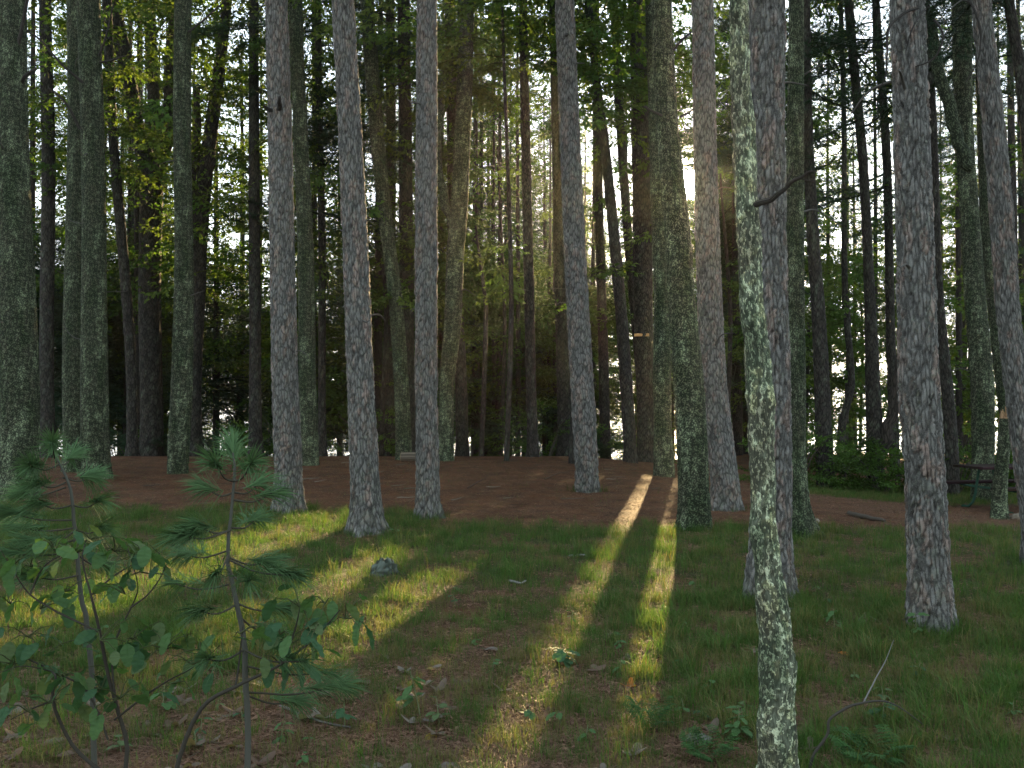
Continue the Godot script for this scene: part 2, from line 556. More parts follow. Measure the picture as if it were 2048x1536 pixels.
func make_boughs() -> void:
	var r := RandomNumberGenerator.new()
	r.seed = 11
	for kind in 3:
		# needle bough: reaches along +x, 1.6 m long
		var s := Shape.new()
		var bark := Color(0.5, 0.42, 0.36)
		var spine := []
		var rad := []
		for k in 6:
			spine.append(Vector3(0.32 * k, -0.012 * k * k + 0.03 * sin(k * 1.7 + kind), 0.04 * sin(k * 2.1 + kind * 2)))
			rad.append(0.018 - 0.0026 * k)
		s.tube(spine, rad, 4, bark, false)
		for k in range(3, 26):
			var f := k / 25.0
			var root := Vector3(1.6 * f, -0.3 * f * f, 0)
			var side: int = 1 if k % 2 == 0 else -1
			var l := (0.62 * (1.0 - 0.6 * f) + 0.1) * r.randf_range(0.6, 1.1)
			var way := Vector3(0.7, r.randf_range(-0.15, 0.3), side * r.randf_range(0.6, 1.1)).normalized()
			if k >= 24:
				way = Vector3(1, 0.1, 0.2 * side)
				l = 0.2
			s.tube([root, root + way * l], [0.006, 0.003], 3, bark, false)
			for e in 3:
				var tip := root + way * l * (0.45 + 0.28 * e)
				for q in 13:
					var out := (way * 0.9 + Vector3(r.randf_range(-1, 1), r.randf_range(-0.5, 0.9), r.randf_range(-1, 1))).normalized()
					var w := out.cross(Vector3(r.randf() - 0.5, 1, r.randf() - 0.5)).normalized() * 0.0055
					var g := r.randf_range(0.75, 1.25)
					s.tri(tip - w, tip + w, tip + out * r.randf_range(0.1, 0.16), Color(g, g, g * 0.95))
		pine_bough.append(s.mesh())
		# leafy bough, 1.3 m long
		var b := Shape.new()
		b.tube([Vector3.ZERO, Vector3(0.5, 0.08, 0.05), Vector3(0.9, 0.06, -0.06), Vector3(1.3, -0.08, 0)], [0.012, 0.009, 0.006, 0.003], 4, Color(0.45, 0.4, 0.33), false)
		for k in 16:
			var f := 0.15 + 0.85 * k / 15.0
			var root := Vector3(1.3 * f, 0.08 * sin(f * 3.0) - 0.08 * f, 0)
			var way := Vector3(r.randf_range(0.3, 0.9), r.randf_range(-0.3, 0.45), (1 if k % 2 == 0 else -1) * r.randf_range(0.4, 1.0)).normalized()
			var l := 0.45 * r.randf_range(0.5, 1.1) * (1.1 - 0.5 * f)
			b.tube([root, root + way * l], [0.005, 0.002], 3, Color(0.45, 0.4, 0.33), false)
			for e in 6:
				var p := root + way * l * (0.2 + 0.17 * e)
				var out := (way + Vector3(r.randf_range(-1, 1), r.randf_range(-1.1, 0.2), r.randf_range(-1, 1)) * 0.9).normalized()
				var up := Vector3(r.randf_range(-0.7, 0.7), 1, r.randf_range(-0.7, 0.7)).normalized()
				var g := r.randf_range(0.75, 1.25)
				leaf_into(b, p, out, (up - out * up.dot(out)).normalized(), r.randf_range(0.09, 0.135), r.randf_range(0.06, 0.085), Color(g, g, g * r.randf_range(0.7, 1.1)))
		leaf_bough.append(b.mesh())
	for kind in 4:
		var s := Shape.new()
		var pts := []
		var rad := []
		for k in 12:
			var h := 2.0 * k - 0.4
			pts.append(Vector3(0.22 * sin(k * 0.6 + kind * 1.9), h, 0.2 * sin(k * 0.5 + kind)))
			rad.append(1.0 - 0.072 * k)
		var ns := 12
		var p2 := []
		var q2 := []
		for k in 11:
			for e in 5:
				p2.append(pts[k].lerp(pts[k + 1], e / 5.0))
				q2.append(lerpf(rad[k], rad[k + 1], e / 5.0) * (1.0 + 0.05 * sin(k * 5.0 + e * 2.3 + kind)) + (0.35 if k == 0 and e == 0 else 0.0))
		s.tube(p2, q2, ns, Color(1, 1, 1), false)
		for k in s.v.size():
			var f := 0.75 + 0.5 * absf(n_soft.get_noise_3d(s.v[k].x * 3.0, s.v[k].y * 2.0, s.v[k].z * 3.0 + kind))
			s.c[k] = Color(0.052 * f, 0.046 * f, 0.04 * f)
			s.t[k] = Vector2(s.t[k].x * 2.0, s.v[k].y / 0.6)
		far_trunk.append(s.mesh())
	# single leaves with a shape one can see: rounded ones for the shrubs, lobed ones for the forest floor
	for kind in 3:
		var s := Shape.new()
		var n := 9
		var left := []
		var right := []
		var mid := []
		for k in n + 1:
			var f := float(k) / n
			var w := 0.31 * pow(sin(PI * clampf(0.03 + 0.94 * pow(f, 0.95), 0, 1)), 0.62) * (1.0 + 0.05 * sin(k * 4.0 + kind))
			var bend := -0.25 * f * f * (0.5 + 0.4 * kind)
			mid.append(Vector3(0.0, bend, f))
			left.append(Vector3(-w, bend + 0.10 * w + 0.03 * sin(k * 2.0 + kind), f))
			right.append(Vector3(w, bend + 0.12 * w - 0.03 * sin(k * 1.7 + kind), f - 0.01))
		for k in n:
			var g := Color(1, 1, 1) * (0.94 if k % 2 == 0 else 1.06)
			g.a = 1.0
			for e in [left, right]:
				s.tri(mid[k], e[k], e[k + 1], g)
				s.tri(mid[k], e[k + 1], mid[k + 1], g)
		s.tube([Vector3(0, 0.01, -0.22), Vector3(0, 0.004, 0.0), Vector3(0, -0.04, 0.5)], [0.018, 0.016, 0.008], 4, Color(0.9, 1.0, 0.8), false)
		leaf_shape.append(s.mesh())
		var o := Shape.new()
		var rim := []
		for k in 33:
			var f := k / 32.0
			var a := lerpf(-2.85, 2.85, f)
			var lobe := 0.5 + 0.5 * cos(a * 3.5 + kind * 0.4)
			var rr := (0.2 + 0.3 * lobe) * (1.0 + 0.25 * cos(a))
			rim.append(Vector3(sin(a) * rr * 0.75, 0.16 * sin(a * 3.0 + kind) * rr + 0.3 * rr * rr * (kind - 0.6) + 0.12 * maxf(0.0, cos(a)) * rr, 0.42 + cos(a) * rr))
		for k in 32:
			o.tri(Vector3(0, 0.0, 0.42), rim[k], rim[k + 1], Color(1, 1, 1) * (0.93 + 0.07 * (k % 3)))
		o.tube([Vector3(0, 0.02, -0.25), Vector3(0, 0.005, 0.1), Vector3(0, 0.004, 0.8)], [0.014, 0.014, 0.006], 4, Color(0.75, 0.7, 0.6), false)
		oak_leaf.append(o.mesh())


func bough_at(p: Vector3, yaw: float, pitch: float, size: float) -> Transform3D:
	return Transform3D((Basis(Vector3.UP, yaw) * Basis(Vector3.BACK, pitch) * Basis(Vector3.RIGHT, rng.randf_range(-0.3, 0.3))).scaled(Vector3.ONE * size), p)


func crown(o: Node3D, prof: Array, kind: String, low: float, high: float, count: int, size: float, tone: Color) -> void:
	# boughs that leave the trunk all round between two heights, shorter towards the top
	var sets := [[], [], []]
	var tints := [[], [], []]
	for k in count:
		var f := rng.randf()
		var h := lerpf(low, high, pow(f, 0.85))
		var yaw := rng.randf() * TAU
		var l := 0.55 * size * (1.15 - 0.7 * f) * rng.randf_range(0.7, 1.2)
		var reach := 0.0
		if kind == "leaf":
			reach = size * rng.randf_range(0.0, 1.7) * sin(PI * clampf(f * 0.85 + 0.1, 0, 1))
			l = rng.randf_range(0.8, 1.25)
		var sh := at_height(prof, h).x
		var p := Vector3(sh + cos(yaw) * reach, h, -sin(yaw) * reach)
		var pitch := rng.randf_range(-0.55, 0.5)
		var along := Vector3(cos(yaw) * cos(pitch), sin(pitch), -sin(yaw) * cos(pitch)) * l * (1.35 if kind == "leaf" else 1.65)
		var aside := Vector3(sin(yaw), 0, cos(yaw)) * l * 0.5
		var shades := false
		for e in 9:
			for q in [-1.0, -0.5, 0.0, 0.5, 1.0]:
				if in_sun(o.position + p + along * (0.06 + 0.12 * e) + aside * float(q) * (1.0 - 0.05 * e)):
					shades = true
					break
			if shades:
				break
		if shades:
			continue
		var which := rng.randi() % 3
		sets[which].append(bough_at(p, yaw, pitch, l))
		var g := rng.randf_range(0.75, 1.3)
		var tc := Color(tone.r * g * rng.randf_range(0.85, 1.25), tone.g * g, tone.b * g)
		tints[which].append(tc)
	for which in 3:
		if sets[which].size():
			var mesh: ArrayMesh = (leaf_bough if kind == "leaf" else pine_bough)[which]
			scatter("foliage", mesh, mats.leaf if kind == "leaf" else mats.needle, o, sets[which], tints[which])


const GREEN_PINE := Color(0.026, 0.052, 0.027)
const GREEN_LEAF := Color(0.048, 0.088, 0.02)


func tree(called: String, bark: String, at: Vector2, prof_abs: Array, top: float, flare: float, label: String, crowns: Array, limbs: Array, twigs: Array) -> Node3D:
	var ground := land(at.x, at.y)
	var o := base(called, Vector3(at.x, ground, at.y), label, "tree")
	var prof := []
	for row in prof_abs:
		prof.append([float(row[0]) - ground, float(row[1]) - at.x, row[2]])
	var d := -at.y
	if d < 19.0:
		feet.append(Vector3(at.x, at.y, prof[0][2]))
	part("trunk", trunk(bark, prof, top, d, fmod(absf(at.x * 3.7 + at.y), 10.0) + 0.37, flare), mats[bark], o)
	for row in limbs:
		var pts := []
		var rad := []
		for q in row:
			pts.append(Vector3(float(q[0]) - at.x, float(q[1]) - ground, float(q[3]) if q.size() > 3 else 0.0))
			rad.append(q[2])
		part("limb", limb(pts, rad, Color(0.11, 0.125, 0.095) if bark == "lichen" else Color(0.055, 0.05, 0.042), 14), mats[bark], o)
	for row in twigs:
		var pts := []
		var rad := []
		var n: int = row.size()
		for k in n:
			pts.append(Vector3(float(row[k][0]) - at.x, float(row[k][1]) - ground, float(row[k][3]) if row[k].size() > 3 else 0.0))
			rad.append(row[k][2])
		part("dead_branch", limb(pts, rad, Color(0.075, 0.07, 0.06), 8), mats.dark, o)
	if d < 24.0 and bark != "crust":
		# broken dead twigs left on the bare stem
		for k in rng.randi_range(2, 5):
			var h := rng.randf_range(2.2, minf(2.2 + 0.4 * d, 8.5))
			var c := at_height(prof, h)
			var a := rng.randf() * TAU
			var out := Vector3(cos(a), rng.randf_range(-0.25, 0.45), sin(a)).normalized()
			var l := rng.randf_range(0.08, 0.55) * (1.6 if bark == "lichen" else 1.0)
			var p0 := Vector3(c.x, h, 0) + Vector3(cos(a), 0, sin(a)) * c.y * 0.8
			var p1 := p0 + out * l * 0.55 + Vector3(0, rng.randf_range(-0.06, 0.06), 0)
			var p2 := p0 + out * l + Vector3(rng.randf_range(-0.12, 0.12), rng.randf_range(-0.16, 0.1), rng.randf_range(-0.12, 0.12)) * l * 2.0
			part("dead_branch", limb([p0, p1, p2], [0.014, 0.009, 0.004], Color(0.07, 0.066, 0.055), 6), mats.twig, o)
	for c in crowns:
		crown(o, prof, c[0], c[1], c[2], c[3], c[4], GREEN_PINE if c[0] == "pine" else Color(0.07, 0.118, 0.028))
	return o


func light_lane(from: float, corners: Array) -> void:
	clearings.append(PackedVector2Array(corners))
	clearing_from.append(from)


func blocked_lane(x: float, z: float) -> bool:
	# whether an upright trunk here would put its shadow into a clearing that must be lit
	for k in range(4, 84, 2):
		if in_sun(Vector3(x, k * 0.25, z)) and absf(x + z * 0.1786) < 6.5:
			return true
	return false


func far_tree(called: String, x: float, z: float, r: float, height: float, crowns: Array, label: String, group: String) -> void:
	var o := base(called, on_land(x, z), label, "tree", group)
	var m := part("trunk", far_trunk[rng.randi() % 4], mats.dark, o)
	m.basis = Basis(Vector3.UP, rng.randf() * TAU).scaled(Vector3(r, height / 22.0, r))
	var prof := [[0.0, 0.0, r], [height, 0.0, r * 0.3]]
	for c in crowns:
		crown(o, prof, c[0], c[1], c[2], c[3], c[4], GREEN_PINE if c[0] == "pine" else GREEN_LEAF)


func bush(called: String, x: float, z: float, w: float, h: float, count: int, kind: String, label: String, group := "") -> void:
	var o := base(called, on_land(x, z), label, "shrub", group)
	var st := Shape.new()
	var sets := [[], [], []]
	var tints := [[], [], []]
	for k in 6:
		var a := rng.randf() * TAU
		var tip := Vector3(cos(a) * w * 0.5, h * rng.randf_range(0.6, 0.95), sin(a) * w * 0.4)
		st.tube([Vector3(0, -0.1, 0), tip * 0.5 + Vector3(0, h * 0.12, 0), tip], [0.018, 0.012, 0.005], 5, Color(0.07, 0.06, 0.05), false)
	part("stems", st.mesh(), mats.twig, o)
	for k in count:
		var a := rng.randf() * TAU
		var f := sqrt(rng.randf())
		var p := Vector3(cos(a) * w * 0.45 * f, h * rng.randf_range(0.08, 1.0) * (1.0 - 0.35 * f), sin(a) * w * 0.45 * f)
		if in_sun(o.position + p):
			continue
		var which := k % 3
		sets[which].append(bough_at(p, -a + rng.randf_range(-0.8, 0.8), rng.randf_range(-0.3, 0.7), rng.randf_range(0.35, 0.6)))
		var g := rng.randf_range(0.8, 1.7)
		tints[which].append((GREEN_LEAF if kind == "leaf" else GREEN_PINE) * g)
	for which in 3:
		if sets[which].size():
			scatter("foliage", (leaf_bough if kind == "leaf" else pine_bough)[which], mats.leaf if kind == "leaf" else mats.needle, o, sets[which], tints[which])


# ---------------------------------------------------------------- near plants
func leaf_on(o: Node3D, at: Vector3, size: float, tone: StandardMaterial3D) -> void:
	var yaw := rng.randf() * TAU
	var b := Basis(Vector3.UP, yaw) * Basis(Vector3.RIGHT, rng.randf_range(0.15, 1.15)) * Basis(Vector3.BACK, rng.randf_range(-0.6, 0.6))
	part("leaf", leaf_shape[rng.randi() % 3], tone, o, Transform3D(b.scaled(Vector3.ONE * size), at - b.z * 0.0 + b * Vector3(0, 0, 0.1 * size)))


func needles_along(a: Vector3, b: Vector3, count: int, l: float) -> ArrayMesh:
	# long soft needles that stand forward from a shoot
	var s := Shape.new()
	var way := (b - a).normalized()
	for k in count:
		var f := pow(rng.randf(), 0.4)
		var p := a.lerp(b, f)
		var fan := rng.randf_range(0.35, 1.15) * (1.15 - 0.45 * f)
		var around := Vector3(rng.randfn(), rng.randfn(), rng.randfn())
		around = (around - way * around.dot(way)).normalized()
		var out := (way * cos(fan) + around * sin(fan)).normalized()
		var ll := l * rng.randf_range(0.7, 1.1)
		var w := out.cross(around + Vector3(0.1, 0.3, 0.2)).normalized() * 0.0014
		var g := rng.randf_range(0.7, 1.25)
		var c := Color(0.06 * g, 0.108 * g, 0.044 * g)
		var mid := p + out * ll * 0.55
		var tip := p + out * ll + Vector3(0, -0.012, 0)
		s.tri(p - w, p + w, mid + w * 0.9, c)
		s.tri(p - w, mid + w * 0.9, mid - w * 0.9, c)
		s.tri(mid - w * 0.9, mid + w * 0.9, tip, c)
	return s.mesh()


func sapling(label: String, stem: Array, branches: Array) -> void:
	var p0: Vector3 = stem[0]
	var o := base("pine_sapling", on_land(p0.x, p0.z), label, "tree")
	var pts := []
	var rad := []
	for k in stem.size():
		pts.append(stem[k] - o.position)
		rad.append(lerpf(0.0125, 0.003, float(k) / (stem.size() - 1)))
	part("stem", limb(pts, rad, Color(0.06, 0.062, 0.05), 9), mats.twig, o)
	for row in branches:
		var a: Vector3 = row[0] - o.position
		var b: Vector3 = row[1] - o.position
		var mid := a.lerp(b, 0.5) + Vector3(0, -0.02, 0)
		var br := part("branch", limb([a, mid, b], [0.004, 0.0032, 0.002], Color(0.05, 0.045, 0.035), 5), mats.twig, o)
		if int(row[2]) > 0:
			part("needles", needles_along(a.lerp(b, 0.3), b, int(row[2]) * 8 / 5, 0.115), mats.needle, br)


func seedling(x: float, z: float, h: float, count: int, size: float, tone: StandardMaterial3D, label: String, called := "seedling") -> void:
	var o := base(called, on_land(x, z), label, "plant", "sprouts on the near floor" if called == "sprout" else "")
	var lean := Vector3(rng.randf_range(-0.25, 0.25), 1, rng.randf_range(-0.2, 0.2)) * h
	part("stem", limb([Vector3(0, -0.03, 0), lean * 0.5, lean], [0.004, 0.003, 0.0015], Color(0.12, 0.13, 0.07), 5), mats.twig, o)
	for k in count:
		var f := rng.randf_range(0.3, 1.0)
		var a := TAU * k / count + rng.randf()
		var root := lean * f
		var b := Basis(Vector3.UP, a) * Basis(Vector3.RIGHT, rng.randf_range(-0.2, 0.6)) * Basis(Vector3.BACK, rng.randf_range(-0.3, 0.3))
		part("leaf", leaf_shape[k % 3], tone, o, Transform3D(b.scaled(Vector3.ONE * size * rng.randf_range(0.75, 1.2)), root + b.z * size * 0.25))


func feathery(x: float, z: float, h: float, w: float, label: String) -> void:
	# a low plant of many fine cut fronds
	var o := base("fern", on_land(x, z), label, "plant")
	for k in 9:
		var a := TAU * k / 9.0 + rng.randf_range(-0.3, 0.3)
		var s := Shape.new()
		var tip := Vector3(cos(a) * w, h * rng.randf_range(0.45, 1.0), sin(a) * w)
		for q in 14:
			var f := 0.15 + 0.85 * q / 13.0
			var p := Vector3(tip.x * f, tip.y * sin(f * 2.0) / 0.95, tip.z * f)
			for sgn in [-1, 1]:
				var side: Vector3 = Vector3(-sin(a), 0.25, cos(a)) * float(sgn)
				var l := w * 0.42 * sin(PI * clampf(f * 0.9 + 0.08, 0, 1))
				var g := rng.randf_range(0.8, 1.25)
				for e in 3:
					var fr := 0.3 + 0.3 * e
					leaf_into(s, p + side * l * fr * 0.8, (side + Vector3(cos(a), rng.randf_range(-0.3, 0.3), sin(a)) * 0.7).normalized(), Vector3(0, 1, 0), l * 0.5, l * 0.16, Color(0.035 * g, 0.075 * g, 0.022 * g))
		part("frond", s.mesh(), mats.needle, o)


# ---------------------------------------------------------------- floor cover
func build_ground() -> void:
	var xs := PackedFloat32Array()
	var zs := PackedFloat32Array()
	var x := 0.0
	while x < 420.0:
		xs.append(x)
		x += 0.07 if x < 4.0 else 0.14 if x < 11.0 else (x - 10.0) * 0.16 + 0.3
	var full := PackedFloat32Array()
	for k in range(xs.size() - 1, 0, -1):
		full.append(-xs[k])
	full.append_array(xs)
	var d := -300.0
	while d < 560.0:
		zs.append(-d)
		if d < 3.0:
			d += maxf(0.25, (3.0 - d) * 0.14)
		else:
			d += maxf(0.055, 0.0105 * d) if d < 26.0 else 0.6 if d < 40.0 else 4.0 + maxf(0.0, d - 100.0) * 0.25
	var s := Shape.new()
	var w := full.size()
	for zz in zs:
		for xx in full:
			var g := grassy(xx, zz)
			var h := land(xx, zz)
			var e := 0.06
			var nn := Vector3(land(xx - e, zz) - h, e, h - land(xx, zz + e)).normalized()
			var nn2 := n_soft.get_noise_2d(xx * 2.2 + 7.0, zz * 2.2)
			var c := Color(0.112, 0.054, 0.027).lerp(Color(0.078, 0.045, 0.026), ss(-0.3, 0.4, nn2))
			c = c * (1.0 + 0.5 * n_soft.get_noise_2d(xx * 5.0, zz * 5.0 + 30.0) * ss(20.0, 12.0, absf(zz)) + 0.3 * n_soft.get_noise_2d(xx * 0.9 + 3.0, zz * 0.9))
			c = c.lerp(Color(0.034, 0.047, 0.016), 0.92 * g)
			s.vert(Vector3(xx, h, zz), nn, c, Vector2(xx, zz) / 1.1)
	var idx := PackedInt32Array()
	idx.resize((zs.size() - 1) * (w - 1) * 6)
	var at := 0
	for k in zs.size() - 1:
		for j in w - 1:
			var a := k * w + j
			for q in [a, a + w, a + 1, a + 1, a + w, a + w + 1]:
				idx[at] = q
				at += 1
	s.i = idx
	tag(part("ground", s.mesh(), mats.floor, self), "needle covered forest floor rising to a low bank", "", "", "structure")
	var lake := Shape.new()
	var p := [Vector3(-415, 0, -78), Vector3(415, 0, -78), Vector3(415, 0, -550), Vector3(-415, 0, -550)]
	for q in p:
		lake.vert(q, Vector3.UP, Color(1, 1, 1))
	lake.i.append_array([0, 2, 1, 0, 3, 2])
	var o := part("water", lake.mesh(), mats.water, self, Transform3D(Basis.IDENTITY, Vector3(0, -4.2, 0)))
	tag(o, "bright lake behind the far trees", "", "", "structure")


func tuft(count: int, h: float, spread: float, wide: float, sd: int) -> ArrayMesh:
	var r := RandomNumberGenerator.new()
	r.seed = sd
	var s := Shape.new()
	for k in count:
		var a := r.randf() * TAU
		var out := Vector3(cos(a), 0, sin(a))
		var root := Vector3(r.randf_range(-1, 1), 0, r.randf_range(-1, 1)) * spread
		var l := h * r.randf_range(0.5, 1.1)
		var bend := r.randf_range(0.15, 0.9)
		var w := Vector3(-sin(a + 0.8), 0, cos(a + 0.8)) * wide
		var p1 := root + Vector3(0, l * 0.5, 0) + out * bend * l * 0.2
		var p2 := root + Vector3(0, l * (1.0 - 0.35 * bend), 0) + out * bend * l * 0.75
		var g := r.randf_range(0.7, 1.3)
		var c := Color(g, g, g * 0.9)
		s.tri(root - w - Vector3(0, 0.02, 0), root + w - Vector3(0, 0.02, 0), p1 + w * 0.8, c)
		s.tri(root - w - Vector3(0, 0.02, 0), p1 + w * 0.8, p1 - w * 0.8, c)
		s.tri(p1 - w * 0.8, p1 + w * 0.8, p2, c)
	return s.mesh()


func cover_floor() -> void:
	var grass := [[], [], []]
	var tone := [[], [], []]
	var tries := 135000
	for k in tries:
		var d := sqrt(lerpf(3.4 * 3.4, 24.0 * 24.0, rng.randf()))
		if d > 8.0 and rng.randf() < 0.25:
			d = rng.randf_range(3.6, 8.0)
		var x := rng.randf_range(-1, 1) * (0.56 * d + 0.4)
		var g := grassy(x, -d)
		var f := rng.randf()
		if f > g + 0.04:
			continue
		var which := 2 if f > g - 0.02 or rng.randf() < 0.12 else (0 if rng.randf() < 0.7 else 1)
		var size := rng.randf_range(0.55, 1.1) * (0.7 + 0.4 * g) * (1.0 + 0.75 * n_soft.get_noise_2d(x * 3.1 + 9.0, d * 3.1))
		var b := Basis(Vector3.UP, rng.randf() * TAU).scaled(Vector3(size, size * rng.randf_range(0.8, 1.2), size))
		grass[which].append(Transform3D(b, on_land(x, -d)))
		var dry := ss(0.25, 0.9, 0.08 * ss(0.5, 2.0, x) + rng.randf() + 0.5 * n_soft.get_noise_2d(x * 2.0, d * 2.0) - 0.35 * g + 0.1)
		var c := Color(0.058, 0.108, 0.028).lerp(Color(0.14, 0.122, 0.055), dry) * rng.randf_range(0.75, 1.25)
		tone[which].append(c)
	for spot in feet:
		for k in int(70.0 * spot.z / 0.2):
			var a := rng.randf() * TAU
			var rr: float = spot.z * rng.randf_range(1.15, 1.7)
			var at := on_land(spot.x + cos(a) * rr, spot.y + sin(a) * rr)
			if rng.randf() > 0.25 + grassy(at.x, at.z):
				continue
			grass[k % 2].append(Transform3D(Basis(Vector3.UP, rng.randf() * TAU).scaled(Vector3.ONE * rng.randf_range(0.6, 1.3)), at))
			tone[k % 2].append(Color(0.05, 0.09, 0.023) * rng.randf_range(0.7, 1.2))
	var stems := []
	var stem_tone := []
	for k in 420:
		var d := rng.randf_range(3.8, 11.0)
		var at := on_land(rng.randf_range(-1, 1) * (0.54 * d + 0.2), -d)
		if rng.randf() > grassy(at.x, at.z) + 0.15:
			continue
		stems.append(Transform3D(Basis(Vector3.UP, rng.randf() * TAU).scaled(Vector3.ONE * rng.randf_range(0.6, 1.25)), at))
		stem_tone.append(Color(0.12, 0.125, 0.05) * rng.randf_range(0.7, 1.2))
	var kinds := [tuft(11, 0.10, 0.045, 0.0016, 1), tuft(9, 0.15, 0.05, 0.0017, 2), tuft(4, 0.12, 0.05, 0.0014, 3)]
	var lawn := base("grass", Vector3.ZERO, "green grass blades growing in the forest clearing", "", "", "stuff")
	for which in 3:
		scatter("grass_blades", kinds[which], mats.grass, lawn, grass[which], tone[which])
	scatter("grass_stems", tuft(2, 0.38, 0.03, 0.0012, 9), mats.grass, lawn, stems, stem_tone)
	# small brown litter: needles and leaf scraps
	var scrap := Shape.new()
	var r := RandomNumberGenerator.new()
	r.seed = 5
	for k in 26:
		var a := r.randf() * TAU
		var p := Vector3(r.randf_range(-0.13, 0.13), r.randf_range(0.004, 0.022), r.randf_range(-0.13, 0.13))
		var l := Vector3(cos(a), r.randf_range(-0.12, 0.12), sin(a)) * r.randf_range(0.05, 0.11)
		var w := Vector3(-sin(a), 0.3, cos(a)) * 0.0011
		var g := r.randf_range(0.6, 1.5)
		scrap.tri(p - w, p + w, p + l, Color(g, g * 0.95, g * 0.9))
	for k in 3:
		var a := r.randf() * TAU
		var p := Vector3(r.randf_range(-0.12, 0.12), 0.012, r.randf_range(-0.12, 0.12))
		leaf_into(scrap, p, Vector3(cos(a), r.randf_range(-0.2, 0.3), sin(a)).normalized(), Vector3(r.randf_range(-0.3, 0.3), 1, r.randf_range(-0.3, 0.3)).normalized(), 0.03, 0.018, Color(1.1, 1.05, 1.0))
	var places := []
	var tints := []
	for k in 30000:
		var d := lerpf(3.4, 25.0, pow(rng.randf(), 1.7))
		var x := rng.randf_range(-1, 1) * (0.56 * d + 0.4)
		if rng.randf() < grassy(x, -d) - 0.35:
			continue
		places.append(Transform3D(Basis(Vector3.UP, rng.randf() * TAU).scaled(Vector3.ONE * rng.randf_range(0.7, 1.2)), on_land(x, -d)))
		var g := rng.randf_range(0.6, 1.4)
		tints.append(Color(0.14 * g, 0.08 * g, 0.05 * g))
	tag(scatter("needle_litter", scrap.mesh(), mats.litter, self, places, tints), "fallen brown pine needles and leaf scraps on the forest floor")


func stem_of(o: Node3D, pts: Array, rad: Array) -> void:
	var p := []
	for q in pts:
		p.append(q - o.position)
	part("stem", limb(p, rad, Color(0.04, 0.037, 0.03), 7), mats.twig, o)


func leaves_of(o: Node3D, at: Vector3, count: int, size: float) -> void:
	var c := at - o.position
	var twig := Shape.new()
	for k in count:
		var p := c + Vector3(rng.randf_range(-0.085, 0.085), rng.randf_range(-0.05, 0.05), rng.randf_range(-0.11, 0.11))
		twig.tube([c + Vector3(0, -0.015, 0), (c + p) * 0.5 + Vector3(0, 0.004, 0), p], [0.0025, 0.002, 0.0012], 4, Color(0.05, 0.055, 0.025), false)
		var tone: String = ["leaf_mid", "leaf_mid", "leaf_dark", "leaf_pale", "leaf_dark"][rng.randi() % 5]
		leaf_on(o, p, size * rng.randf_range(0.75, 1.2), mats[tone])
	part("twig", twig.mesh(), mats.twig, o)


func fallen(x: float, z: float, size: float, tone: Material, label: String, group := "") -> void:
	var g := on_land(x, z)
	var b := Basis(Vector3.UP, rng.randf() * TAU) * Basis(Vector3.RIGHT, rng.randf_range(-0.25, 0.25)) * Basis(Vector3.BACK, rng.randf_range(-0.25, 0.25))
	var which := rng.randi() % 3
	var mesh: ArrayMesh = leaf_shape[which] if size < 0.1 else oak_leaf[which]
	tag(part("fallen_leaf", mesh, tone, self, Transform3D(b.scaled(Vector3.ONE * size), g + Vector3(0, 0.012 + size * 0.08, 0))), label, "leaf", group)


func stick(label: String, pts: Array, r0: float, r1: float, col: Color, called: String, group := "") -> void:
	var o := base(called, on_land(pts[0].x, pts[0].z), label, "stick", group)
	var p := []
	var q := []
	for k in pts.size():
		p.append(Vector3(pts[k].x, land(pts[k].x, pts[k].z) + pts[k].y + r0 * 0.5, pts[k].z) - o.position)
		q.append(lerpf(r0, r1, float(k) / (pts.size() - 1)))
	part("wood", limb(p, q, col, 7), mats.twig, o)


func stick_free(label: String, pts: Array, rad: Array, side: Array, side_rad: Array) -> void:
	var o := base("bare_twig", on_land(pts[0].x, pts[0].z), label, "twig")
	var p := []
	for q in pts:
		p.append(q - o.position)
	var s := []
	for q in side:
		s.append(q - o.position)
	part("main_twig", limb(p, rad, Color(0.045, 0.04, 0.034), 8), mats.twig, o)
	part("side_twig", limb(s, side_rad, Color(0.16, 0.15, 0.14), 6), mats.twig, o)


func lump(called: String, at: Vector3, size: Vector3, mat: Material, cols: Array, label: String, category: String, sd: float) -> void:
	# an uneven stone or stump
	var s := Shape.new()
	var nu := 30
	var nv := 16
	var p := PackedVector3Array()
	for k in nv + 1:
		for j in nu:
			var th := TAU * j / nu
			var ph := PI * k / nv - PI / 2
			var d := Vector3(cos(ph) * cos(th), sin(ph), cos(ph) * sin(th))
			var f := 1.0 + 0.35 * n_soft.get_noise_3dv(d * 1.6 + Vector3(sd, 0, 0)) + 0.16 * n_soft.get_noise_3dv(d * 5.0 + Vector3(0, sd, 0)) + 0.05 * n_fine.get_noise_3dv(d * 9.0)
			p.append(d * f * size)
	for k in nv + 1:
		for jj in nu + 1:
			var j := jj % nu
			var du := p[k * nu + (j + 1) % nu] - p[k * nu + (j + nu - 1) % nu]
			var dv := p[mini(k + 1, nv) * nu + j] - p[maxi(k - 1, 0) * nu + j]
			var nn := dv.cross(du)
			var q := p[k * nu + j]
			var f := ss(-0.15, 0.25, n_soft.get_noise_3dv(q * 14.0 + Vector3(sd, 3, 0)) + 0.4 * n_fine.get_noise_3dv(q * 60.0))
			s.vert(q, nn.normalized() if nn.length() > 1e-9 else Vector3.UP, cols[0].lerp(cols[1], f), Vector2(float(jj) / nu, float(k) / nv))
	for k in nv:
		for j in nu:
			var a := k * (nu + 1) + j
			s.i.append_array([a, a + 1, a + nu + 1, a + 1, a + nu + 2, a + nu + 1])
	tag(part(called, s.mesh(), mat, self, Transform3D(Basis.IDENTITY, at)), label, category)


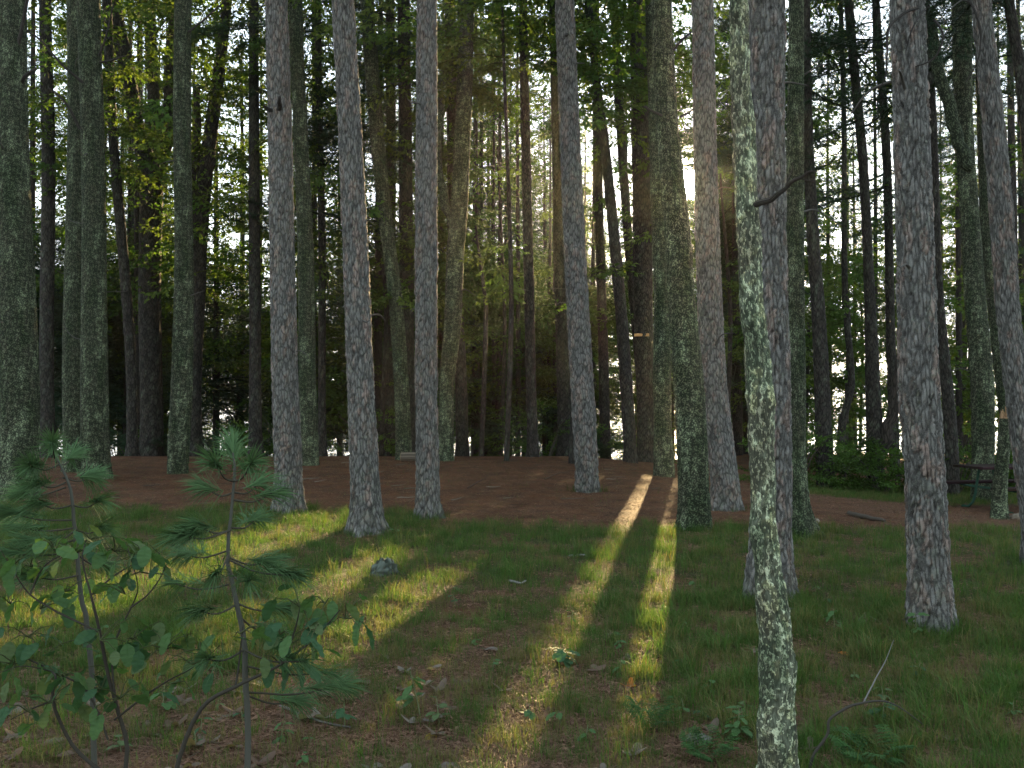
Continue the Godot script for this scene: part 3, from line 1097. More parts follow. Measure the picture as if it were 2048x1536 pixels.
func cut_log() -> void:
	var at := on_land(-2.28, -23.3)
	var o := base("cut_log", at, "short sawn log lying on the bank behind the slim third grey pine", "log")
	var s := Shape.new()
	var r := 0.105
	s.tube([Vector3(-0.3, r, 0), Vector3(-0.1, r * 1.03, 0), Vector3(0.15, r, 0.01), Vector3(0.42, r * 0.98, 0)], [r, r * 1.02, r, r * 0.98], 18, Color(0.16, 0.13, 0.10), false)
	part("bark", s.mesh(), mats.pine, o)
	for e in [-1, 1]:
		var c := Shape.new()
		var x := -0.302 if e < 0 else 0.422
		c.tube([Vector3(x, r, 0), Vector3(x - 0.004 * -e, r, 0)], [r * 0.97, r * 0.94], 18, Color(0.42, 0.30, 0.19))
		part("sawn_end", c.mesh(), mats.twig, o)


func board_on_trunk() -> void:
	var s := Shape.new()
	s.box(Transform3D(Basis(Vector3.UP, -0.1), Vector3.ZERO), Vector3(0.39, 0.07, 0.03), 0.004, Color(0.42, 0.25, 0.11))
	tag(part("wooden_board", s.mesh(), mats.twig, self, Transform3D(Basis.IDENTITY, Vector3(3.47, 3.34, -26.72))), "small pale wooden board fixed across a dark trunk left of the broad green lichen trunk", "board")


func snag() -> void:
	var x := 7.25
	var z := -14.9
	var g := land(x, z)
	var o := base("snag", Vector3(x, g, z), "broken off dead trunk with a torn pale top, in front of the picnic table", "dead tree")
	var prof := [[0.0, 0.0, 0.115], [0.5, 0.0, 0.105], [1.0, 0.04, 0.09], [1.62, 0.08, 0.085]]
	part("trunk", trunk("lichen", prof, 1.5, 14.9, 4.4, 0.2), mats.lichen, o)
	for k in 7:
		var s := Shape.new()
		var a := TAU * k / 7.0
		var p := Vector3(0.075 + cos(a) * 0.055, 1.42, sin(a) * 0.055)
		var up := Vector3(0.01 - 0.02 * cos(a), [0.16, 0.26, 0.12, 0.2, 0.1, 0.15, 0.22][k], 0)
		s.tube([p, p + up * 0.6, p + up + Vector3(-0.03, 0, 0)], [0.036, 0.025, 0.003], 5, Color(0.28, 0.18, 0.10))
		part("splinter", s.mesh(), mats.twig, o)


func picnic_table() -> void:
	var c := Vector3(8.55, 0, -16.9)
	c.y = land(c.x, c.z) - 0.01
	var o := base("picnic_table", c, "dark plank picnic table on green pipe legs, behind the broken trunk", "picnic table")
	o.rotation.y = 0.22
	for k in 5:
		var s := Shape.new()
		s.box(Transform3D(Basis.IDENTITY, Vector3(0, 0.74, -0.31 + 0.155 * k)), Vector3(1.95, 0.042, 0.143), 0.006, Color(0.022, 0.015, 0.013) * (0.85 + 0.1 * k))
		part("table_plank", s.mesh(), mats.twig, o)
	for side in [-1, 1]:
		for k in 2:
			var s := Shape.new()
			s.box(Transform3D(Basis.IDENTITY, Vector3(0, 0.43, side * (0.62 + 0.15 * k))), Vector3(1.95, 0.042, 0.138), 0.006, Color(0.024, 0.017, 0.014) * (0.9 + 0.15 * k))
			part("bench_plank", s.mesh(), mats.twig, o)
	var green := Color(0.03, 0.065, 0.045)
	for e in [-1, 1]:
		for side in [-1, 1]:
			var s := Shape.new()
			var x := 0.62 * float(e)
			s.tube([Vector3(x, 0.715, side * 0.16), Vector3(x, 0.62, side * 0.2), Vector3(x, 0.3, side * 0.27), Vector3(x, 0.12, side * 0.34), Vector3(x, 0.035, side * 0.45), Vector3(x, 0.025, side * 0.62)], [0.022, 0.022, 0.022, 0.022, 0.022, 0.022], 10, green)
			part("leg", s.mesh(), mats.twig, o)
		var b := Shape.new()
		var x2 := 0.575 * float(e)
		b.tube([Vector3(x2, 0.405, -0.8), Vector3(x2, 0.385, -0.6), Vector3(x2, 0.38, 0.6), Vector3(x2, 0.405, 0.8)], [0.02, 0.02, 0.02, 0.02], 10, green)
		part("bench_support", b.mesh(), mats.twig, o)


func gap_name(px: float) -> String:
	# the gap between named trunks in which a far thing shows
	for e in [[130, "beside the thickest mottled trunk"], [340, "between the touching trunks and the lone speckled one"], [540, "between the lone speckled trunk and the first grey pine"], [690, "between the first and second grey pines"], [830, "between the second and third grey pines"],
			[1000, "just past the third grey pine"], [1150, "short of the solitary grey pine"], [1260, "just past the solitary grey pine"], [1400, "behind the broad green lichen trunk"], [1500, "past the leaning pine with the scar"], [1620, "behind the stout pine"], [1800, "in the bright gap"], [1950, "behind the large pinkish pine"]]:
		if px < float(e[0]):
			return e[1]
	return "behind the picnic table"


func _ready() -> void:
	rng.seed = 20240
	# camera
	var cam := Camera3D.new()
	cam.name = "camera"
	cam.fov = 42.03
	cam.near = 0.1
	cam.far = 4000.0
	cam.position = EYE
	cam.rotation_degrees = Vector3(0.917, 0, 0)
	add_child(cam)
	# sky and exposure
	var sky := PanoramaSkyMaterial.new()
	sky.panorama = sky_picture()
	var env := Environment.new()
	env.background_mode = Environment.BG_SKY
	env.sky = Sky.new()
	env.sky.sky_material = sky
	env.tonemap_mode = Environment.TONE_MAPPER_LINEAR
	env.tonemap_exposure = 6.8
	env.sdfgi_enabled = true
	env.ssao_enabled = true
	env.ssil_enabled = true
	env.volumetric_fog_enabled = true
	env.volumetric_fog_density = 0.0002
	env.volumetric_fog_albedo = Color(0.93, 0.95, 0.93)
	env.volumetric_fog_anisotropy = 0.8
	var we := WorldEnvironment.new()
	we.name = "surroundings"
	we.environment = env
	add_child(we)
	# the low sun ahead
	var sun := DirectionalLight3D.new()
	sun.name = "sun"
	sun.light_color = Color(1.0, 0.86, 0.62)
	sun.light_energy = 1.6
	sun.light_angular_distance = 0.42
	sun.shadow_enabled = true
	add_child(sun)
	sun.look_at_from_position(sun_dir * 100.0, Vector3.ZERO, Vector3.UP)

	for spec in [[n_soft, FastNoiseLite.TYPE_SIMPLEX_SMOOTH, 1], [n_fine, FastNoiseLite.TYPE_SIMPLEX, 2]]:
		spec[0].noise_type = spec[1]
		spec[0].seed = spec[2]
		spec[0].frequency = 1.0
		spec[0].fractal_octaves = 2
	n_fine.fractal_type = FastNoiseLite.FRACTAL_NONE
	for spec in [[n_cell, FastNoiseLite.RETURN_DISTANCE2_SUB], [n_id, FastNoiseLite.RETURN_CELL_VALUE]]:
		spec[0].noise_type = FastNoiseLite.TYPE_CELLULAR
		spec[0].seed = 9
		spec[0].frequency = 1.0
		spec[0].fractal_type = FastNoiseLite.FRACTAL_NONE
		spec[0].cellular_return_type = spec[1]
	make_materials()
	for spec in [["leaf_mid", Color(0.066, 0.122, 0.044)], ["leaf_dark", Color(0.042, 0.088, 0.04)], ["leaf_pale", Color(0.085, 0.12, 0.05)], ["yellow", Color(0.32, 0.22, 0.035)], ["orange", Color(0.36, 0.13, 0.025)], ["pale", Color(0.17, 0.138, 0.115)], ["tan", Color(0.13, 0.095, 0.07)], ["brown", Color(0.13, 0.085, 0.06)]]:
		mats[spec[0]] = leafy(spec[1], Color(0.7, 0.8, 0.35), 0.65)
	make_boughs()
	light_lane(0, [Vector2(2.523, -19.664), Vector2(2.71, -19.664), Vector2(1.112, -10.418), Vector2(0.914, -10.418)])
	light_lane(0, [Vector2(1.781, -12.059), Vector2(1.985, -12.059), Vector2(1.24, -8.129), Vector2(0.877, -6.427), Vector2(0.696, -5.36), Vector2(0.535, -4.375), Vector2(0.409, -4.375), Vector2(0.647, -6.558), Vector2(1.083, -8.233)])
	light_lane(0, [Vector2(-2.925, -13.823), Vector2(-2.209, -13.253), Vector2(-2.128, -11.257), Vector2(-2.909, -7.795), Vector2(-3.589, -6.836), Vector2(-4.064, -7.739), Vector2(-3.481, -8.795)])
	light_lane(0, [Vector2(-1.174, -8.917), Vector2(-0.456, -8.795), Vector2(-0.404, -8.191), Vector2(-0.805, -6.123), Vector2(-1.117, -5.845), Vector2(-1.209, -6.492)])
	light_lane(0, [Vector2(-1.88, -8.129), Vector2(-1.697, -10.187), Vector2(-1.395, -10.029), Vector2(-1.425, -8.561), Vector2(-1.608, -7.435)])
	light_lane(16, [Vector2(-1.422, 5.222), Vector2(-0.422, 5.222), Vector2(-1.144, 9.309), Vector2(-2.144, 9.309)])
	light_lane(15.7, [Vector2(-4.311, -7.389), Vector2(-4.031, -7.389), Vector2(-8.04, 15.316), Vector2(-8.32, 15.316)])
	light_lane(13.5, [Vector2(-3.143, -3.826), Vector2(-2.863, -3.826), Vector2(-7.033, 19.786), Vector2(-7.313, 19.786)])
	light_lane(15.1, [Vector2(-2.87, -3.61), Vector2(-2.59, -3.61), Vector2(-6.439, 18.186), Vector2(-6.719, 18.186)])
	light_lane(33, [Vector2(-14.81, -5.296), Vector2(-12.41, -5.296), Vector2(-17.221, 21.949), Vector2(-19.621, 21.949)])
	for k in 5:
		clearings[k] = Geometry2D.offset_polygon(clearings[k], 0.02)[0]
	for poly in clearings:
		var box := Rect2(poly[0], Vector2.ZERO)
		for q in poly:
			box = box.expand(q)
		lane_box.append(box.grow(0.5))
	build_ground()
	# the pines and lichen covered trunks of the front rows
	tree("pine_tree", "pine", Vector2(-3.168, -14.2), [[0.027, -3.168, 0.198], [0.607, -3.17, 0.199], [1.813, -3.21, 0.192], [3.735, -3.266, 0.178], [5.521, -3.323, 0.175], [7.315, -3.38, 0.164]], 20, 0.35, "straight grey pine behind the kinked sapling, outermost of the three grey pines", [["pine", 12.5, 19.5, 22, 2.3]], [], [[[-3.309, 5.722, 0.035, 0.1], [-3.26, 5.779, 0.032, 0.25], [-3.253, 5.837, 0.018, 0.3]], [[-3.416, 5.7, 0.032, 0.1], [-3.466, 5.722, 0.025, 0.15], [-3.481, 5.751, 0.014, 0.2]]])
	tree("pine_tree", "pine", Vector2(-1.73, -12), [[0.014, -1.73, 0.198], [0.642, -1.756, 0.18], [1.78, -1.812, 0.165], [3.404, -1.888, 0.156], [4.914, -1.964, 0.148], [6.43, -2.047, 0.139]], 20, 0.45, "grey pine with the broad lichen flecked foot, middle one of three grey pines", [["pine", 12.5, 19.5, 22, 2.3]], [], [])
	tree("pine_tree", "pine", Vector2(-1.14, -13.6), [[-0.001, -1.14, 0.163], [0.649, -1.148, 0.163], [1.804, -1.163, 0.156], [3.644, -1.165, 0.157], [5.356, -1.168, 0.15], [7.074, -1.17, 0.144]], 20, 0.4, "slim straight grey pine standing just right of the short cut log on the bank", [["pine", 12.5, 19.5, 22, 2.3]], [], [])
	tree("pine_tree", "pine", Vector2(1.281, -17), [[0.022, 1.281, 0.195], [0.751, 1.248, 0.204], [1.855, 1.19, 0.204], [4.156, 1.073, 0.192], [6.295, 0.982, 0.179], [8.442, 0.898, 0.171]], 20, 0.2, "solitary grey pine with knot scars, rooted in bare needles beside the sunlit strip", [["pine", 12.5, 19.5, 22, 2.3]], [], [[[0.906, 7.771, 0.026, 0.2], [0.932, 7.737, 0.021, 0.3]]])
	tree("pine_tree", "pine", Vector2(3.119, -14.6), [[0.026, 3.119, 0.211], [0.579, 3.091, 0.204], [1.819, 2.957, 0.197], [3.062, 2.895, 0.186], [4.529, 2.841, 0.176], [5.632, 2.815, 0.169], [7.476, 2.799, 0.162]], 20, 0.25, "leaning grey pine directly behind the bright sun spot, dark scar near its foot", [["pine", 12.5, 19.5, 22, 2.3]], [], [])
	tree("pine_tree", "pine", Vector2(2.07, -8.05), [[-0.004, 2.07, 0.197], [0.396, 2.072, 0.173], [0.997, 2.09, 0.157], [1.721, 2.097, 0.153], [2.81, 2.082, 0.149], [3.823, 2.074, 0.152], [4.84, 2.07, 0.154]], 20, 0.22, "stout grey pine partly hidden by the slender leaning lichen trunk in front of it", [["pine", 12.5, 19.5, 22, 2.3]], [], [])
	tree("pine_tree", "pine", Vector2(2.921, -6.98), [[0.015, 2.921, 0.153], [0.382, 2.902, 0.143], [1.042, 2.865, 0.139], [1.705, 2.82, 0.14], [2.649, 2.798, 0.129], [3.528, 2.786, 0.124], [4.409, 2.778, 0.121]], 19, 0.22, "large pine with pinkish plates and a dark vertical scar, in grass before the picnic table", [["pine", 12.5, 19.5, 22, 2.3]], [], [[[2.865, 4.339, 0.012, 0.05], [2.689, 4.247, 0.01, 0.2], [2.534, 4.099, 0.009, 0.3], [2.501, 3.943, 0.007, 0.35], [2.476, 3.767, 0.005, 0.4], [2.426, 3.651, 0.003, 0.4]], [[2.858, 4.303, 0.009, 0.1], [2.724, 4.155, 0.007, 0.3], [2.639, 4.028, 0.005, 0.4], [2.61, 3.915, 0.003, 0.4]], [[2.882, 4.197, 0.009, 0.2], [2.898, 4.039, 0.007, 0.3], [2.834, 3.894, 0.007, 0.3], [2.708, 3.838, 0.003, 0.3]]])
	tree("pine_tree", "pine", Vector2(5.078, -9.6), [[-0.051, 5.078, 0.144], [0.881, 4.985, 0.129], [1.744, 4.877, 0.115], [2.561, 4.788, 0.113], [3.526, 4.714, 0.111], [4.493, 4.61, 0.101], [5.464, 4.507, 0.092]], 19, 0.3, "strongly leaning pinkish pine at the picture edge, beyond the snag by the picnic table", [["pine", 12.5, 19.5, 22, 2.3]], [], [[[4.352, 5.454, 0.012, 0.1], [4.393, 5.172, 0.01, 0.25], [4.372, 4.823, 0.007, 0.3], [4.244, 4.571, 0.005, 0.3]]])
	tree("forest_tree", "crust", Vector2(1.017, -3.85), [[-0.006, 1.017, 0.071], [0.192, 1.012, 0.07], [0.451, 1.008, 0.069], [0.642, 1.008, 0.063], [0.894, 0.975, 0.055], [1.101, 0.957, 0.05], [1.277, 0.953, 0.046], [1.465, 0.95, 0.048], [1.662, 0.943, 0.046], [1.947, 0.923, 0.044], [2.217, 0.913, 0.042], [2.566, 0.899, 0.039], [2.857, 0.89, 0.039], [3.15, 0.883, 0.035]], 12, 0.3, "slender crooked trunk nearest the camera, crusted with pale lichen and green algae", [["leaf", 7, 12, 20, 1.6]], [], [[[0.888, 2.326, 0.015, 0], [0.946, 2.351, 0.012, 0.06], [0.981, 2.359, 0.011, 0.08], [0.998, 2.374, 0.01, 0.1], [1.027, 2.394, 0.008, 0.11], [1.043, 2.411, 0.008, 0.13], [1.074, 2.421, 0.006, 0.16], [1.097, 2.438, 0.005, 0.18], [1.114, 2.436, 0.003, 0.2]], [[1.027, 2.396, 0.004, 0.11], [1.035, 2.427, 0.003, 0.12], [1.055, 2.465, 0.002, 0.1], [1.051, 2.492, 0.001, 0.12]], [[1.07, 2.423, 0.003, 0.15], [1.101, 2.407, 0.003, 0.17], [1.124, 2.403, 0.001, 0.18]]])
	tree("forest_tree", "lichen", Vector2(-7.89, -16), [[0.003, -7.89, 0.303], [0.801, -7.905, 0.296], [1.84, -7.905, 0.292], [4.005, -7.954, 0.273], [6.018, -8.018, 0.241], [8.04, -8.067, 0.217]], 19, 0.15, "thickest mottled trunk at the picture edge, behind the bushy pine saplings", [["pine", 12.5, 19.5, 22, 2.3]], [], [[[-7.915, 7.19, 0.036, 0.1], [-7.789, 7.554, 0.028, 0.2], [-7.64, 8.04, 0.024, 0.3]], [[-7.847, 6.664, 0.032, 0.1], [-7.703, 6.777, 0.028, 0.2], [-7.551, 6.874, 0.02, 0.2]]])
	tree("forest_tree", "lichen", Vector2(-7.883, -19), [[0.045, -7.883, 0.256], [0.651, -7.897, 0.256], [1.885, -7.914, 0.247], [4.456, -7.97, 0.219], [6.847, -8.033, 0.21], [9.247, -8.088, 0.21]], 19, 0.12, "lichen speckled trunk overlapping a browner trunk, second thick trunk from the picture edge", [["pine", 12.5, 19.5, 22, 2.3]], [], [[[-7.851, 8.142, 0.024, 0.1], [-7.681, 8.478, 0.019, 0.2], [-7.494, 9.055, 0.014, 0.3]], [[-7.831, 8.017, 0.024, 0.1], [-7.564, 8.027, 0.019, 0.2], [-7.278, 8.075, 0.014, 0.3]], [[-8.057, 7.566, 0.029, 0.3], [-8.345, 7.806, 0.024, 0.5], [-8.711, 8.238, 0.019, 0.6], [-9, 8.459, 0.014, 0.7]], [[-8.128, 6.703, 0.029, 0.3], [-8.341, 7.182, 0.024, 0.5], [-8.581, 7.374, 0.019, 0.6]]])
	tree("forest_tree", "lichen", Vector2(-8.926, -20.5), [[0.065, -8.926, 0.266], [0.576, -8.93, 0.256], [1.908, -8.939, 0.256], [4.682, -8.958, 0.195], [7.261, -8.976, 0.185], [9.851, -9.005, 0.186]], 19, 0.1, "brownish trunk half hidden by the lichen speckled trunk that touches it", [["pine", 12.5, 19.5, 22, 2.3]], [], [])
	tree("forest_tree", "lichen", Vector2(-6.69, -20), [[-0.017, -6.69, 0.19], [0.601, -6.664, 0.21], [1.9, -6.621, 0.21], [4.607, -6.585, 0.18], [7.123, -6.608, 0.171], [9.65, -6.622, 0.166]], 19, 0.08, "lichen speckled trunk standing alone on the bank in front of the forked oaks", [["pine", 12.5, 19.5, 22, 2.3]], [], [[[-6.517, 8.941, 0.025, 0.1], [-6.176, 9.143, 0.02, 0.2], [-5.675, 9.528, 0.015, 0.3]]])
	tree("forest_tree", "lichen", Vector2(-4.416, -22), [[-0.026, -4.416, 0.176], [0.501, -4.44, 0.187], [1.93, -4.489, 0.187], [4.907, -4.564, 0.176], [7.675, -4.684, 0.155], [10.455, -4.782, 0.144]], 18, 0.1, "dark speckled trunk between the first two grey pines, farther back on the bank", [["pine", 9, 17, 30, 2.4]], [], [])
	tree("forest_tree", "lichen", Vector2(-1.549, -23.5), [[0.075, -1.549, 0.176], [1.953, -1.539, 0.176], [3.364, -1.4, 0.2], [5.133, -1.331, 0.206], [5.959, -1.249, 0.2], [8.682, -1.133, 0.189], [11.058, -1.088, 0.195]], 18, 0.1, "forked lichen trunk close behind the slim pine by the cut log", [["leaf", 7, 17, 60, 2.4]], [[[-1.402, 5.723, 0.129, 0.1], [-1.579, 6.314, 0.106, 0.15], [-1.722, 7.142, 0.082, 0.2], [-1.653, 8.682, 0.071, 0.2]]], [])
	tree("forest_tree", "lichen", Vector2(-2.589, -24), [[0.102, -2.589, 0.192], [1.96, -2.652, 0.18], [4.003, -2.788, 0.168], [5.811, -3.032, 0.168], [7.623, -3.229, 0.169], [9.439, -3.377, 0.169], [11.26, -3.502, 0.157]], 18, 0.1, "slanting lichen trunk leaning away behind the second and third grey pines", [["leaf", 8, 17, 40, 2.4]], [], [])
	tree("forest_tree", "lichen", Vector2(2.246, -12.3), [[0.005, 2.246, 0.19], [0.618, 2.223, 0.184], [1.785, 2.165, 0.185], [2.832, 2.082, 0.166], [3.573, 2.047, 0.154], [4.997, 1.927, 0.136], [6.551, 1.857, 0.124]], 19, 0.22, "broad green lichen trunk standing in grass next to the leaning pine with the scar", [["leaf", 11.5, 18, 26, 2.2]], [], [[[1.841, 5.084, 0.018, 0.1], [1.705, 5.133, 0.015, 0.15], [1.606, 5.17, 0.012, 0.2]], [[2.063, 5.071, 0.018, 0.1], [2.15, 5.108, 0.015, 0.15], [2.224, 5.146, 0.012, 0.2]], [[1.985, 5.897, 0.018, 0.1], [2.09, 6.003, 0.015, 0.2], [2.177, 6.077, 0.012, 0.2]]])
	tree("forest_tree", "lichen", Vector2(3.112, -20.5), [[0.106, 3.112, 0.215], [0.986, 3.094, 0.184], [1.908, 3.086, 0.185], [3.653, 3.1, 0.175], [5.712, 3.023, 0.175], [7.778, 2.966, 0.165], [9.851, 2.909, 0.155]], 18, 0.06, "narrow lichen trunk with a mossy brown foot at the head of the sunlit strip", [["leaf", 9, 17, 40, 2.4]], [], [])
	tree("forest_tree", "dark", Vector2(3.613, -27), [[-0.314, 3.613, 0.229], [2.005, 3.591, 0.23], [4.304, 3.542, 0.257], [7.016, 3.548, 0.271], [9.737, 3.472, 0.244], [12.467, 3.396, 0.217]], 18, 0.1, "dark trunk carrying the small pale board, touching a narrow lichen trunk", [["leaf", 7.2, 17, 70, 2.6]], [], [])
	tree("forest_tree", "lichen", Vector2(3.419, -11.9), [[-0.014, 3.419, 0.154], [0.412, 3.398, 0.125], [1.006, 3.394, 0.11], [1.779, 3.404, 0.107], [3.389, 3.387, 0.101], [4.586, 3.381, 0.099], [6.39, 3.389, 0.084]], 18, 0.6, "yellow lichened trunk with a flared root, just behind the stout pine", [["pine", 12.5, 19.5, 22, 2.3]], [], [])
	tree("forest_tree", "lichen", Vector2(8.748, -18.6), [[0.114, 8.748, 0.195], [1.879, 8.724, 0.2], [3.463, 8.615, 0.186], [4.863, 8.56, 0.168], [6.736, 8.471, 0.159], [9.086, 8.423, 0.178]], 18, 0.12, "forked dark trunk behind the picnic table, left limb spreading wide", [["pine", 8, 17, 34, 2.6]], [[[8.512, 5.893, 0.112, 0.1], [8.291, 6.361, 0.112, 0.15], [8.072, 7.112, 0.112, 0.2], [7.872, 7.863, 0.102, 0.2], [7.728, 8.71, 0.093, 0.2]]], [])
	tree("forest_tree", "lichen", Vector2(10.758, -21.5), [[0.097, 10.758, 0.161], [1.923, 10.558, 0.161], [3.753, 10.4, 0.14], [4.832, 10.3, 0.14], [6.995, 10.187, 0.119], [10.253, 10.071, 0.108]], 17, 0.1, "thin dark trunk close behind the snag at the picnic table", [["pine", 8, 16, 26, 2.4]], [], [])
	# dark trunks of the second rank
	tree("forest_tree", "dark", Vector2(-11.587, -25), [[0.04, -11.587, 0.175], [1.975, -11.614, 0.163], [5.358, -11.639, 0.163], [8.504, -11.675, 0.157], [11.662, -11.724, 0.138]], 18, 0.35, "straight black trunk in the gap beside the thickest mottled trunk", [["leaf", 5.5, 17, 90, 2.8]], [], [])
	tree("oak_tree", "dark", Vector2(-10.096, -28), [[-0.287, -10.096, 0.322], [2.02, -10.137, 0.28], [4.404, -10.151, 0.294], [7.498, -10.141, 0.309], [8.062, -10.228, 0.281], [9.332, -10.601, 0.211], [11.17, -10.894, 0.211], [12.869, -11.243, 0.211]], 19, 0.35, "dark oak that forks low into two spreading limbs, behind the lone speckled trunk", [["leaf", 5, 18, 190, 3]], [[[-10.083, 7.217, 0.21, 0.1], [-9.863, 8.062, 0.196, 0.15], [-9.645, 9.332, 0.182, 0.2], [-9.554, 10.745, 0.154, 0.25], [-9.464, 12.161, 0.126, 0.3], [-9.416, 13.72, 0.112, 0.3]]], [])
	tree("forest_tree", "dark", Vector2(-9.868, -26), [[-0.088, -9.868, 0.143], [1.99, -9.907, 0.13], [5.509, -10.15, 0.13], [8.78, -10.419, 0.118], [12.064, -10.623, 0.118]], 18, 0.35, "thin dark trunk slanting past the low forked oak", [["leaf", 6, 17, 80, 2.6]], [], [])
	tree("forest_tree", "dark", Vector2(-10.667, -30), [[-0.422, -10.667, 0.195], [4.604, -10.726, 0.195], [7.618, -10.758, 0.188], [9.885, -10.786, 0.181], [13.674, -10.929, 0.166]], 19, 0.35, "pale grey straight trunk seen through the fork of the dark oak", [["leaf", 7, 18, 70, 2.6]], [], [])
	tree("oak_tree", "dark", Vector2(-8.603, -27), [[-0.153, -8.603, 0.27], [2.005, -8.614, 0.203], [5.659, -8.47, 0.203], [7.288, -8.343, 0.203], [9.056, -8.135, 0.176], [10.828, -7.926, 0.149], [12.467, -7.771, 0.136]], 18, 0.35, "dark oak leaning away from the lone speckled trunk, with a side limb", [["leaf", 5, 17, 150, 2.8]], [[[-8.555, 6.337, 0.121, 0.1], [-8.641, 7.288, 0.108, 0.15], [-8.458, 8.648, 0.095, 0.2], [-8.492, 10.01, 0.081, 0.2]], [[-8.289, 7.424, 0.081, 0.1], [-8.021, 7.967, 0.068, 0.2], [-7.751, 8.239, 0.047, 0.3]]], [])
	tree("forest_tree", "dark", Vector2(-6.393, -25), [[0.04, -6.393, 0.175], [1.975, -6.426, 0.144], [5.358, -6.465, 0.138], [8.504, -6.465, 0.126], [11.662, -6.503, 0.113]], 18, 0.35, "black straight trunk halfway between the oak pair and the first grey pine", [["leaf", 4.5, 17, 130, 2.6]], [], [])
	tree("forest_tree", "dark", Vector2(-4.921, -26), [[-0.088, -4.921, 0.117], [1.99, -4.941, 0.098], [5.509, -4.964, 0.098], [8.78, -5.013, 0.091], [12.064, -5.076, 0.078]], 17, 0.35, "slim black trunk in the gap between the first and second grey pines", [["pine", 5, 16, 60, 2.6]], [], [])
	tree("forest_tree", "dark", Vector2(-2.675, -26), [[-0.023, -2.675, 0.195], [1.99, -2.717, 0.182], [5.509, -2.762, 0.182], [8.78, -2.794, 0.17], [12.064, -2.826, 0.157]], 18, 0.35, "straight brown trunk directly behind the cut log", [["pine", 7, 17, 60, 2.8]], [], [])
	tree("forest_tree", "dark", Vector2(-3.655, -30), [[-0.497, -3.655, 0.18], [4.604, -3.665, 0.15], [9.885, -3.646, 0.151], [13.674, -3.683, 0.136]], 18, 0.35, "black trunk crossing behind the slanting lichen trunk", [["leaf", 6, 17, 90, 2.6]], [], [])
	tree("forest_tree", "dark", Vector2(-1.434, -29), [[-0.499, -1.434, 0.188], [2.035, -1.479, 0.174], [5.96, -1.686, 0.174], [9.608, -1.733, 0.16], [13.272, -1.809, 0.161]], 18, 0.35, "dark trunk seen just past the forked lichen trunk by the log", [["leaf", 6, 17, 90, 2.6]], [], [])
	tree("pine_tree", "dark", Vector2(2.912, -24.5), [[0.01, 2.912, 0.159], [1.968, 2.793, 0.153], [4.053, 2.65, 0.141], [6.515, 2.433, 0.129], [8.366, 2.239, 0.111], [9.231, 2.117, 0.098]], 17, 0.12, "slender leaning pine in front of the brightest slit, close to the board trunk", [["pine", 10, 16.5, 26, 2.2]], [], [])
	tree("forest_tree", "dark", Vector2(3.985, -30), [[-0.497, 3.985, 0.15], [2.05, 3.87, 0.135], [6.11, 3.518, 0.135], [8.373, 3.372, 0.135], [10.641, 3.225, 0.136], [13.674, 3.079, 0.121]], 18, 0.35, "black trunk between the slender leaning pine and the board trunk", [["leaf", 8, 17, 70, 2.6]], [], [])
	tree("forest_tree", "dark", Vector2(1.482, -28), [[-0.357, 1.482, 0.21], [2.02, 1.456, 0.196], [5.809, 1.347, 0.182], [12.869, 1.212, 0.155]], 18, 0.35, "broad dark trunk in the shade next to the solitary grey pine", [["leaf", 5.5, 17, 110, 2.8]], [], [])
	tree("forest_tree", "dark", Vector2(0.529, -25.2), [[-0.099, 0.529, 0.138], [1.978, 0.479, 0.126], [5.388, 0.404, 0.126], [11.742, 0.279, 0.108]], 18, 0.35, "slim grey trunk rising from low hemlock sprays in the dark middle of the forest", [["leaf", 8.5, 17, 60, 2.6]], [], [])
	tree("forest_tree", "dark", Vector2(2.816, -30), [[-0.497, 2.816, 0.165], [2.05, 2.76, 0.15], [6.11, 2.646, 0.135], [13.674, 2.506, 0.121]], 18, 0.35, "thin brown trunk just right of the solitary grey pine", [["leaf", 9, 17, 60, 2.4]], [], [])
	tree("forest_tree", "dark", Vector2(6.585, -21), [[-0.056, 6.585, 0.189], [0.971, 6.548, 0.168], [1.915, 6.511, 0.158], [3.703, 6.414, 0.137], [4.757, 6.335, 0.126], [6.87, 6.261, 0.105], [10.052, 6.213, 0.095]], 17, 0.15, "dark curved trunk standing alone in the bright gap beyond the stout pine", [["pine", 8, 16, 24, 2.4]], [], [])
	tree("forest_tree", "dark", Vector2(7.997, -22), [[-0.069, 7.997, 0.187], [0.941, 7.981, 0.176], [1.93, 7.932, 0.154], [4.355, 7.847, 0.105], [7.121, 7.752, 0.099], [10.455, 7.461, 0.094]], 17, 0.12, "dark trunk that splits at its foot, one stem thrown wide, in the bright gap", [["pine", 7.5, 16, 40, 2.6]], [[[8.132, 0.501, 0.143, 0.1], [8.224, 1.05, 0.121, 0.15], [8.382, 1.82, 0.11, 0.2], [8.52, 2.701, 0.099, 0.2], [8.615, 3.803, 0.088, 0.2]]], [])
	tree("forest_tree", "dark", Vector2(9.562, -25), [[-0.272, 9.562, 0.125], [1.975, 9.526, 0.119], [4.731, 9.468, 0.106], [7.874, 9.374, 0.107], [11.662, 9.183, 0.094]], 17, 0.35, "thin dark trunk half hidden by the large pinkish pine", [["pine", 7, 16, 40, 2.6]], [], [])
	tree("forest_tree", "dark", Vector2(8.799, -20), [[0.202, 8.799, 0.13], [1.1, 8.775, 0.125], [1.9, 8.721, 0.115], [3.603, 8.573, 0.1], [4.808, 8.501, 0.1], [7.123, 8.416, 0.09], [9.65, 8.312, 0.091]], 17, 0.12, "dark bent trunk close to the large pinkish pine, on its picnic table side", [["pine", 9, 16, 24, 2.4]], [], [])
